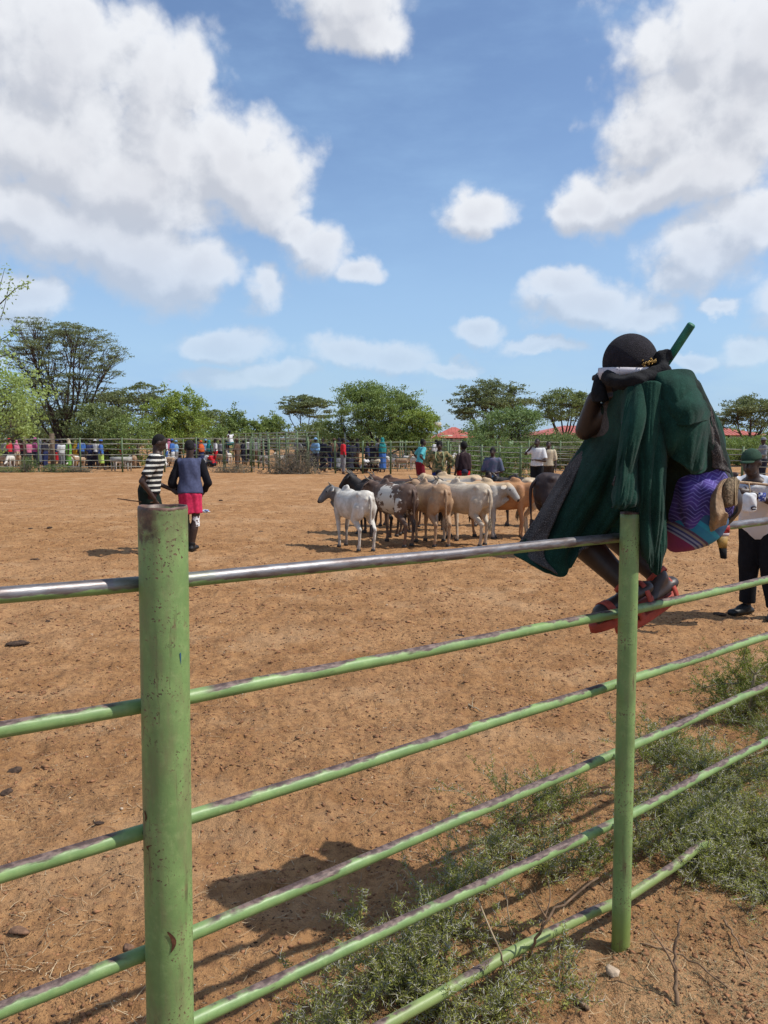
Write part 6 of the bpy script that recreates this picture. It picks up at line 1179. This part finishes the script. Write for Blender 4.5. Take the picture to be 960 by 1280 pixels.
# ------------------------------------------------------------------ weeds under the near fence
LW = leafmat('weed_leaf', (.060, .085, .020), (.42, .42, .12), trans=.25, spec=.03); LT = leafmat('weed_leaf_dark', (.045, .070, .016), (.29, .32, .075), trans=.25, spec=.03); THN = mat('pale_thorn', (.55, .53, .46), .6, .15, 30); STM = mat('weed_stem', (.26, .24, .15), .8, .25, 20)
def weed(label, gx, gy, rad, hgt, nst, leaf, seed, spacing=.010, ls=.0058, name='thorn_weed', cat='weed', group='thorny weeds along the near fence', droop=.5, thorn=.5):
    rs = np.random.RandomState(seed); root = thing(name, label, cat, (gx, gy, float(ground_h(np.array([gx]), np.array([gy]))[0])-.005), 0, group)
    sb, th, C, D = MB(), MB(), [], []
    for k in range(nst):
        a = rs.rand()*2*np.pi; r = rad*(.35+.65*rs.rand()); st = np.array([rs.randn()*rad*.12, rs.randn()*rad*.12, 0]); e = np.array([math.cos(a)*r, math.sin(a)*r, hgt*(.25+.75*rs.rand())]); m1 = (st+e)/2+np.array([0, 0, hgt*droop*.5])+rs.randn(3)*.02
        P = resample([st, m1, e+rs.randn(3)*.02], 9); P += np.cumsum(rs.randn(9, 3)*.004, 0); P[:, 2] = np.maximum(P[:, 2], .004); tube(sb, P, np.linspace(.0026, .0009, 9), 4, cap=False)
        subs = [P]
        for _ in range(4+rs.randint(4)):
            j = rs.randint(1, 8); q = P[j]; dd = rs.randn(3)*.05+np.array([0, 0, .02])+(P[min(8, j+1)]-P[j-1])*.8; PP = resample([q, q+dd*.6, q+dd+np.array([0, 0, .01])], 5); tube(sb, PP, np.linspace(.0016, .0006, 5), 3, cap=False); subs.append(PP)
        for PP in subs:
            L = np.linalg.norm(np.diff(PP, axis=0), axis=1).sum(); n = max(3, int(L/spacing)); t = rs.rand(n)**.8; ii = t*(len(PP)-1); i0 = np.minimum(ii.astype(int), len(PP)-2); base_ = PP[i0]+(PP[i0+1]-PP[i0])*(ii-i0)[:, None]; C.append(np.repeat(base_, 4, 0)+rs.randn(n*4, 3)*ls*1.3)
            if thorn and rs.rand() < thorn*1.5:
                for q in base_[::1]:
                    d = rs.randn(3); d /= np.linalg.norm(d); d *= .014+.016*rs.rand(); s_ = np.cross(d, rs.randn(3)); s_ *= .0012/np.linalg.norm(s_); s2 = np.cross(d, s_); s2 *= .0009/np.linalg.norm(s2); th.add([q+s_, q-s_, q+s2, q+d], None, [(0, 1, 3), (1, 2, 3), (2, 0, 3)])
    link('stem', sb.mesh('stem'), STM, root); C = np.concatenate(C); C = C[C[:, 2] > 0]; V, Qd = leaf_quads(C, ls, .30, 0, rs); link('foliage', mesh_np('foliage', V, Qd), leaf, root)['kind'] = 'stuff'
    if th.n: link('thorn', th.mesh('thorn', False), THN, root)['kind'] = 'stuff'
    return root
WEEDS = [(700, 1010, .26, .16, 34, LT, 'dark sparse thorn weed just left of the thin post'), (640, 1030, .28, .16, 34, LT, 'sparse thorn weed under the fourth rail, middle left'), (600, 1110, .30, .15, 44, LW, 'thorn weed with pale tips left of the leaning twig'), (560, 1160, .26, .15, 50, LW, 'dense low weed between the two lowest rails'), (680, 1085, .26, .14, 44, LW, 'weed growing through the lowest rail left of the thin post'),
 (495, 1232, .25, .13, 50, LW, 'dense weed at the bottom middle left of the lowest rail'), (432, 1288, .22, .11, 46, LW, 'weed at the bottom edge right of the thick post'), (530, 1238, .22, .12, 44, LW, 'weed at the buried end of the lowest rail'), (620, 1255, .20, .07, 34, LW, 'flat weed at the bottom edge below the lowest rail'), (560, 1275, .2, .09, 36, LW, 'pale weed in the bottom centre foreground'), (745, 1080, .18, .10, 26, LT, 'small weed at the left foot of the thin post'), (700, 1235, .16, .04, 20, LW, 'tiny flat weed beside the pale stone'), (450, 1170, .10, .07, 10, LW, 'lone sprig left of the weeds in the shadow'),
 (830, 950, .34, .16, 60, LT, 'dark spreading weed right of the thin post'), (900, 985, .36, .18, 90, LW, 'dense grey green weed mat at the right edge'), (850, 1020, .30, .14, 80, LW, 'dense weed over the lowest rail right of the thin post'), (940, 1050, .32, .15, 90, LW, 'dense weed at the right edge below the fifth rail'), (880, 1085, .28, .10, 70, LW, 'grassy weed in front of the right weed mat'), (950, 1110, .26, .08, 70, LW, 'lowest grassy weed at the right edge'), (985, 960, .40, .24, 90, LT, 'taller weed at the far right edge'), (930, 900, .40, .22, 70, LT, 'dark weed at the foot of the sapling'), (1010, 1060, .35, .2, 80, LW, 'weed outside the right edge'), (800, 1060, .16, .08, 30, LW, 'small sprig right of the thin post foot'), (893, 1062, .17, .11, 60, LW, 'bushy weed swallowing the right end of the lowest rail'), (955, 870, .34, .26, 50, LT, 'leafy weed behind the sapling at right edge')]
for i, (u, v, r_, h_, n, lf, lab) in enumerate(WEEDS):
    g_ = G(u, v); weed(lab, g_[0], g_[1], r_, h_, int(n*(.40 if u < 790 else .56)), lf, 300+i, droop=.4+.3*(i % 3), thorn=.6 if lf is LW else .3)
# acacia sapling at the right edge
g_ = G(937, 905); rs = np.random.RandomState(42); root = thing('acacia_sapling', 'young thorn acacia sapling with pale forked stem at the right edge', 'sapling', (g_[0], g_[1], 0)); mb = MB(); C = []
br = [[(0, 0, 0), (-.01, 0, .14), (.02, 0, .30)], [(-.01, 0, .14), (-.06, .02, .24), (-.12, .0, .33)], [(.02, 0, .30), (.10, .03, .36), (.22, .05, .40)], [(.02, 0, .30), (-.04, .04, .38), (-.02, .05, .46)], [(.0, 0, .2), (.12, -.03, .22), (.26, -.05, .2)], [(-.06, .02, .24), (-.18, .02, .24), (-.30, .05, .20)], [(0, 0, .1), (-.14, 0, .12), (-.30, -.03, .08)], [(.02, 0, .3), (.16, .0, .28), (.32, .02, .33)]]
for k, bb in enumerate(br):
    P = resample(bb, 10); tube(mb, P, np.linspace(.012 if k == 0 else .006, .008 if k == 0 else .002, 10), 7, wob=.2)
    for j in range(3, 10):
        for _ in range(3):
            d = rs.randn(3)*.055; Q_ = resample([P[j], P[j]+d*.5, P[j]+d+np.array([0, 0, -.01])], 5); tube(mb, Q_, [.0015]*5, 4, cap=False); C.append(np.repeat(Q_[1:], 12, 0)+rs.randn(48, 3)*.008) if k else None
link('stem', mb.mesh('stem'), mat('sapling_bark', (.34, .28, .17), .8, .2, 20), root); C = np.concatenate(C); V, Qd = leaf_quads(C, .007, .4, 0, rs); link('foliage', mesh_np('foliage', V, Qd), LT, root)
# dead twigs
TW = mat('dead_twig', (.27, .17, .10), .85, .25, 30); TW2 = mat('pale_twig', (.42, .32, .20), .85, .25, 30)
def twig(label, pts, r0, r1, m=TW, name='dead_twig', forks=()):
    c = np.array(pts[0]); mb = MB(); P = resample(pts, 16); P[1:-1] += RS.randn(14, 3)*.003; tube(mb, P-c, np.linspace(r0, r1, 16), 8, wob=.25)
    for f_ in forks: Q_ = resample(f_, 10); tube(mb, Q_-c, np.linspace(r0*.55, r1*.5, 10), 6, wob=.2)
    o = link(name, mb.mesh(name), m); o.location = c; return tag(o, label, 'twig')
twig('long bare twig leaning up across the lowest rail left of the thin post', [G(658, 1208), at(672, 1165, 2.28), at(700, 1130, 2.33), at(748, 1097, 2.40)], .0055, .003, TW, forks=([at(683, 1148, 2.3), at(672, 1130, 2.3), at(663, 1112, 2.3)], [at(677, 1158, 2.29), at(690, 1120, 2.34), at(684, 1098, 2.36)]))
twig('bare weed stalk bending down to the lowest rail', [G(636, 1222), at(628, 1195, 2.2), at(612, 1160, 2.24), at(597, 1122, 2.3)], .004, .0025, TW2)
twig('thick forked dry root sticking up from the bare soil at bottom right', [G(846, 1258), at(845, 1225, 2.30)-np.array([0, 0, 0]), at(842, 1190, 2.33), at(851, 1148, 2.36)], .0075, .003, TW, forks=([at(845, 1215, 2.3), at(834, 1190, 2.32), at(812, 1160, 2.34)],))
twig('pale curved twig among the weeds at the bottom', [G(548, 1262), G(570, 1250, .02), G(590, 1236, .03), G(622, 1233, .01)], .0045, .003, TW2)
twig('small pale dry stick lying on the sand near the third rail', [G(586, 880, .006), G(592, 884, .012), G(604, 890, .004)], .005, .003, TW2, forks=([G(591, 883, .01), G(590, 877, .02), G(592, 872, .03)],))
twig('short dark stick at the bottom edge right of the centre', [G(718, 1246, .008), G(728, 1254, .01), G(735, 1262, .008)], .010, .007, TW)
twig('thin crooked root lying right of the forked root', [G(905, 1150, .01), G(925, 1180, .02), G(940, 1212, .008)], .004, .002, TW)
twig('thin dark root trailing from the thin post to the right', [G(800, 1180, .01), G(850, 1190, .015), G(905, 1230, .01), G(950, 1262, .006)], .0035, .002, TW)
twig('bare stalk rising beside the lowest rail at the bottom', [G(640, 1190), at(636, 1150, 2.35), at(630, 1105, 2.4)], .003, .0015, TW2)
# stones and dung
def rock(label, u, v, sx, sy, sz, m, name='stone', cat='stone', seed=0, group=None, flat=0):
    rs = np.random.RandomState(seed); g_ = G(u, v); mb = MB(); ellip(mb, (0, 0, 0), (1, 1, 1), None, 18, 12); V = mb.V[0]
    N = V.copy()
    if name == 'stone': 
        for _ in range(9):
            n = rs.randn(3); n /= np.linalg.norm(n); d = V@n-(.55+.25*rs.rand()); V -= np.maximum(d, 0)[:, None]*n
        V += N*(pn3(N, 3.1, seed)*.10)[:, None]
    else: V += N*(pn3(N, 2.3, seed)*.35+pn3(N, 6, seed)*.15)[:, None]
    V *= np.array([sx, sy, sz*(1 if name == 'stone' else 1.6)]); V[:, 2] += (0 if name == 'stone' else 1)*pn3(N, 4, seed+9)*sz*.5; o = link(name, mb.mesh(name, name != 'stone'), m); o.location = (g_[0], g_[1], float(ground_h(g_[0:1], g_[1:2])[0])+sz*.35); o.rotation_euler.z = rs.rand()*6; return tag(o, label, cat, group)
ST = mat('pale_stone', (.50, .38, .27), .85, .2, 18, bump=.4); ST2 = mat('brown_stone', (.27, .15, .09), .9, .25, 25, bump=.4); DG = mat('dung', (.095, .058, .038), .95, .3, 40, bump=.8, bscale=90)
rock('pale angular stone beside the foot of the thin post', 765, 1222, .026, .030, .024, ST, seed=1)
rock('brown flat stone at the lower left near the lowest rail', 25, 1167, .040, .026, .013, ST2, seed=2); rock('flat brownish stone right of the thick post near the ground', 160, 1183, .030, .020, .012, ST2, seed=3)
rock('small white chip on the sand under the second rail', 152, 1012, .012, .008, .006, ST, seed=4); rock('tiny pale pebble among the weeds', 572, 1037, .014, .009, .008, ST, seed=5); rock('small stone behind the third rail in the shadow', 460, 1088, .010, .010, .009, ST2, seed=6)
for i, (u, v, s_, lab) in enumerate(((22, 807, .13, 'flattish dark dung pat left of the thick post between the rails'), (44, 700, .10, 'dark dung clod at the left below the fence line'), (18, 960, .07, 'dark crumbly dung patch below the second rail at left'), (124, 1030, .035, 'small dark clod beside the thick post'), (225, 626, .10, 'dung clod by the feet of the two men'), (276, 626, .12, 'dung clod right of the red shorts'), (62, 660, .11, 'long dark dung streak left of the walking men'), (38, 660, .09, 'small dung streak at the far left'), (158, 652, .09, 'dung clod left of the thick post top'), (326, 664, .10, 'dung clod between the men and the herd'), (600, 645, .10, 'dung clod near the hooves of the herd'), (60, 778, .05, 'small dark clod under the top rail at left'), (545, 915, .03, 'small dark lump by the dry stick'), (8, 985, .06, 'dark soil lump at the left edge'), (427, 640, .1, 'dung clod just left of the white cow'), (575, 795, .06, 'dark smear of soil below the second rail'), (300, 742, .03, 'small dark clod below the polished rail'), (392, 735, .04, 'dark lump under the top rail in the middle'), (900, 770, .10, 'dark clod near the shoes of the capped man'), (870, 762, .07, 'dark clod in the shadow of the capped man'))):
    rock(lab, u, v, s_*.66, s_*.44, s_*.09, DG, 'dung', 'dung', 20+i, 'dung clods on the sand')
# crumpled plastic bag
g_ = G(256, 640); mb = MB(); ellip(mb, (0, 0, 0), (1, 1, 1), None, 26, 16); V = mb.V[0]; N = V.copy(); V += N*(pn3(N, 2.2, 5)*.8+pn3(N, 5, 3)*.5)[:, None]; V *= np.array([.095, .05, .035]); m, t, b = base('blue_white_plastic'); co = t.nodes.new('ShaderNodeTexCoord').outputs['Object']; t.links.new(mixc(t, sstep(t, noise(t, co, 22, 3), .48, .55), (.62, .64, .66, 1), (.10, .16, .38, 1)), b.inputs['Base Color']); b.inputs['Roughness'].default_value = .3
o = link('plastic_bag', mb.mesh('plastic_bag', False), m); o.location = (g_[0], g_[1], .02); tag(o, 'crumpled blue and white plastic bag lying on the sand beyond the red shorts', 'litter')
# crumbs, pebbles, straw on the sand
def scatter_xy(n, rs, y0=1.1, y1=34, pw=1.0):
    y = y0*(y1/y0)**(rs.rand(n)**pw); x = (rs.rand(n)*2-1)*(.55*y+.3); return x, y
def crumbs(name, n, s0, s1, m, seed, y1=26, asp=.6, clump=.0):
    rs = np.random.RandomState(seed); x, y = scatter_xy(n*2, rs, y1=y1); d = fbm(x*1.3+seed, y*1.3, 3)+.5*fbm(x*5, y*5+seed, 2); k = np.argsort(-d-rs.rand(len(d))*.9)[:n]; x, y = x[k], y[k]
    z = ground_h(x, y); s = (s0+(s1-s0)*rs.rand(n)**3)*np.clip(y/3.0, 1, 3.0)**.6
    O = np.array([[1, 0, 0], [0, 1, 0], [-1, 0, 0], [0, -1, 0], [0, 0, 1], [0, 0, -1]], float); F = np.array([[0, 1, 4], [1, 2, 4], [2, 3, 4], [3, 0, 4], [1, 0, 5], [2, 1, 5], [3, 2, 5], [0, 3, 5]])
    J = O[None]*(1+.5*(rs.rand(n, 6, 1)-.5)); a = rs.rand(n)*6.28; ca, sa = np.cos(a)[:, None], np.sin(a)[:, None]; vx, vy = J[..., 0]*(.6+2.0*rs.rand(n, 1)**2), J[..., 1]
    V = np.stack([vx*ca-vy*sa, vx*sa+vy*ca, J[..., 2]*asp], -1)*s[:, None, None]+np.stack([x, y, z+s*asp*.25], -1)[:, None]
    tag(link(name, mesh_np(name, V.reshape(-1, 3), (F[None]+np.arange(n)[:, None, None]*6).reshape(-1, 3)), m), None, None, None, 'stuff')['label'] = {'soil_crumbs': 'dark crumbs of dung and soil strewn over the sand', 'sand_clods': 'small red clods of trodden sand', 'pale_grit': 'pale grit scattered on the sand'}[name]
crumbs('soil_crumbs', 42000, .0010, .0062, mat('crumb_dark', (.12, .068, .040), .95, .3, 12), 1, asp=.55)
crumbs('sand_clods', 34000, .002, .011, mat('clod_red', (.34, .165, .080), .95, .25, 9), 2, asp=.6)
crumbs('pale_grit', 5000, .0012, .005, mat('grit_pale', (.58, .47, .34), .9, .2, 12), 3, asp=.5)
rs = np.random.RandomState(8); n = 6000; x, y = scatter_xy(n*2, rs, y1=16); k = np.argsort(-fbm(x*1.1, y*1.1+4, 3)-rs.rand(len(x))*1.0)[:n]; x, y = x[k], y[k]; z = ground_h(x, y)+.004; a = rs.rand(n)*3.14; L = .006+.045*rs.rand(n)**2.6; w_ = .0007+.0007*rs.rand(n)
d = np.stack([np.cos(a), np.sin(a), rs.randn(n)*.12], -1)*L[:, None]; pz = np.stack([-np.sin(a), np.cos(a), np.zeros(n)], -1)*w_[:, None]; md = np.stack([x, y, z], -1); bow = np.stack([-np.sin(a), np.cos(a), .3+0*a], -1)*(L*.18*rs.randn(n))[:, None]
V = np.stack([md-d-pz, md-d+pz, md+bow-pz, md+bow+pz, md+d-pz*.4, md+d+pz*.4], 1).reshape(-1, 3); V[:, 2] = np.maximum(V[:, 2], .003); ii = np.arange(n)[:, None]*6
tag(link('straw', mesh_np('straw', V, np.concatenate([ii+np.array([0, 2, 3, 1]), ii+np.array([2, 4, 5, 3])])), mat('straw_pale', (.50, .37, .22), .8, .25, 3)), 'bits of pale straw and grass lying on the sand', None, None, 'stuff')
# litter under the weeds at the fence foot: dry grass and thorns
n = 16000; rs = np.random.RandomState(12); u = 380+600*rs.rand(n); v = 930+350*rs.rand(n); keep = []
gx = []; 
for q in range(n):
    lim = 1330-.62*(u[q]-380)+ (40 if u[q] > 780 else 0)
    if v[q] > lim-150 and v[q] < lim+ (150 if u[q] < 760 else 260): gx.append(G(u[q], v[q]))
gx = np.array(gx)[:, :2]; n = len(gx); a = rs.rand(n)*6.28; L = .010+.035*rs.rand(n)**2; d = np.stack([np.cos(a), np.sin(a), .15+.5*rs.rand(n)], -1)*L[:, None]; pz = np.stack([-np.sin(a), np.cos(a), 0*a], -1)*.0008; md = np.stack([gx[:, 0], gx[:, 1], ground_h(gx[:, 0], gx[:, 1])], -1)
V = np.stack([md-pz, md+pz, md+d*.6+pz*.6, md+d*.6-pz*.6, md+d*[1, 1, .8]], 1).reshape(-1, 3); ii = np.arange(n)[:, None]*5
tag(link('ground_litter', mesh_np('ground_litter', V, [ii+np.array([0, 1, 2, 3]), ii+np.array([3, 2, 4])]), leafmat('litter_leaf', (.16, .13, .07), (.34, .28, .16))), 'dry grass bits and short thorns under the weeds', None, None, 'stuff')
# a few cut stumps of copied prototypes never used are removed
for k in CP:
    if k not in used:
        for ch in [o for o in COL.objects if o.parent == CP[k]]: bpy.data.objects.remove(ch)
        bpy.data.objects.remove(CP[k])
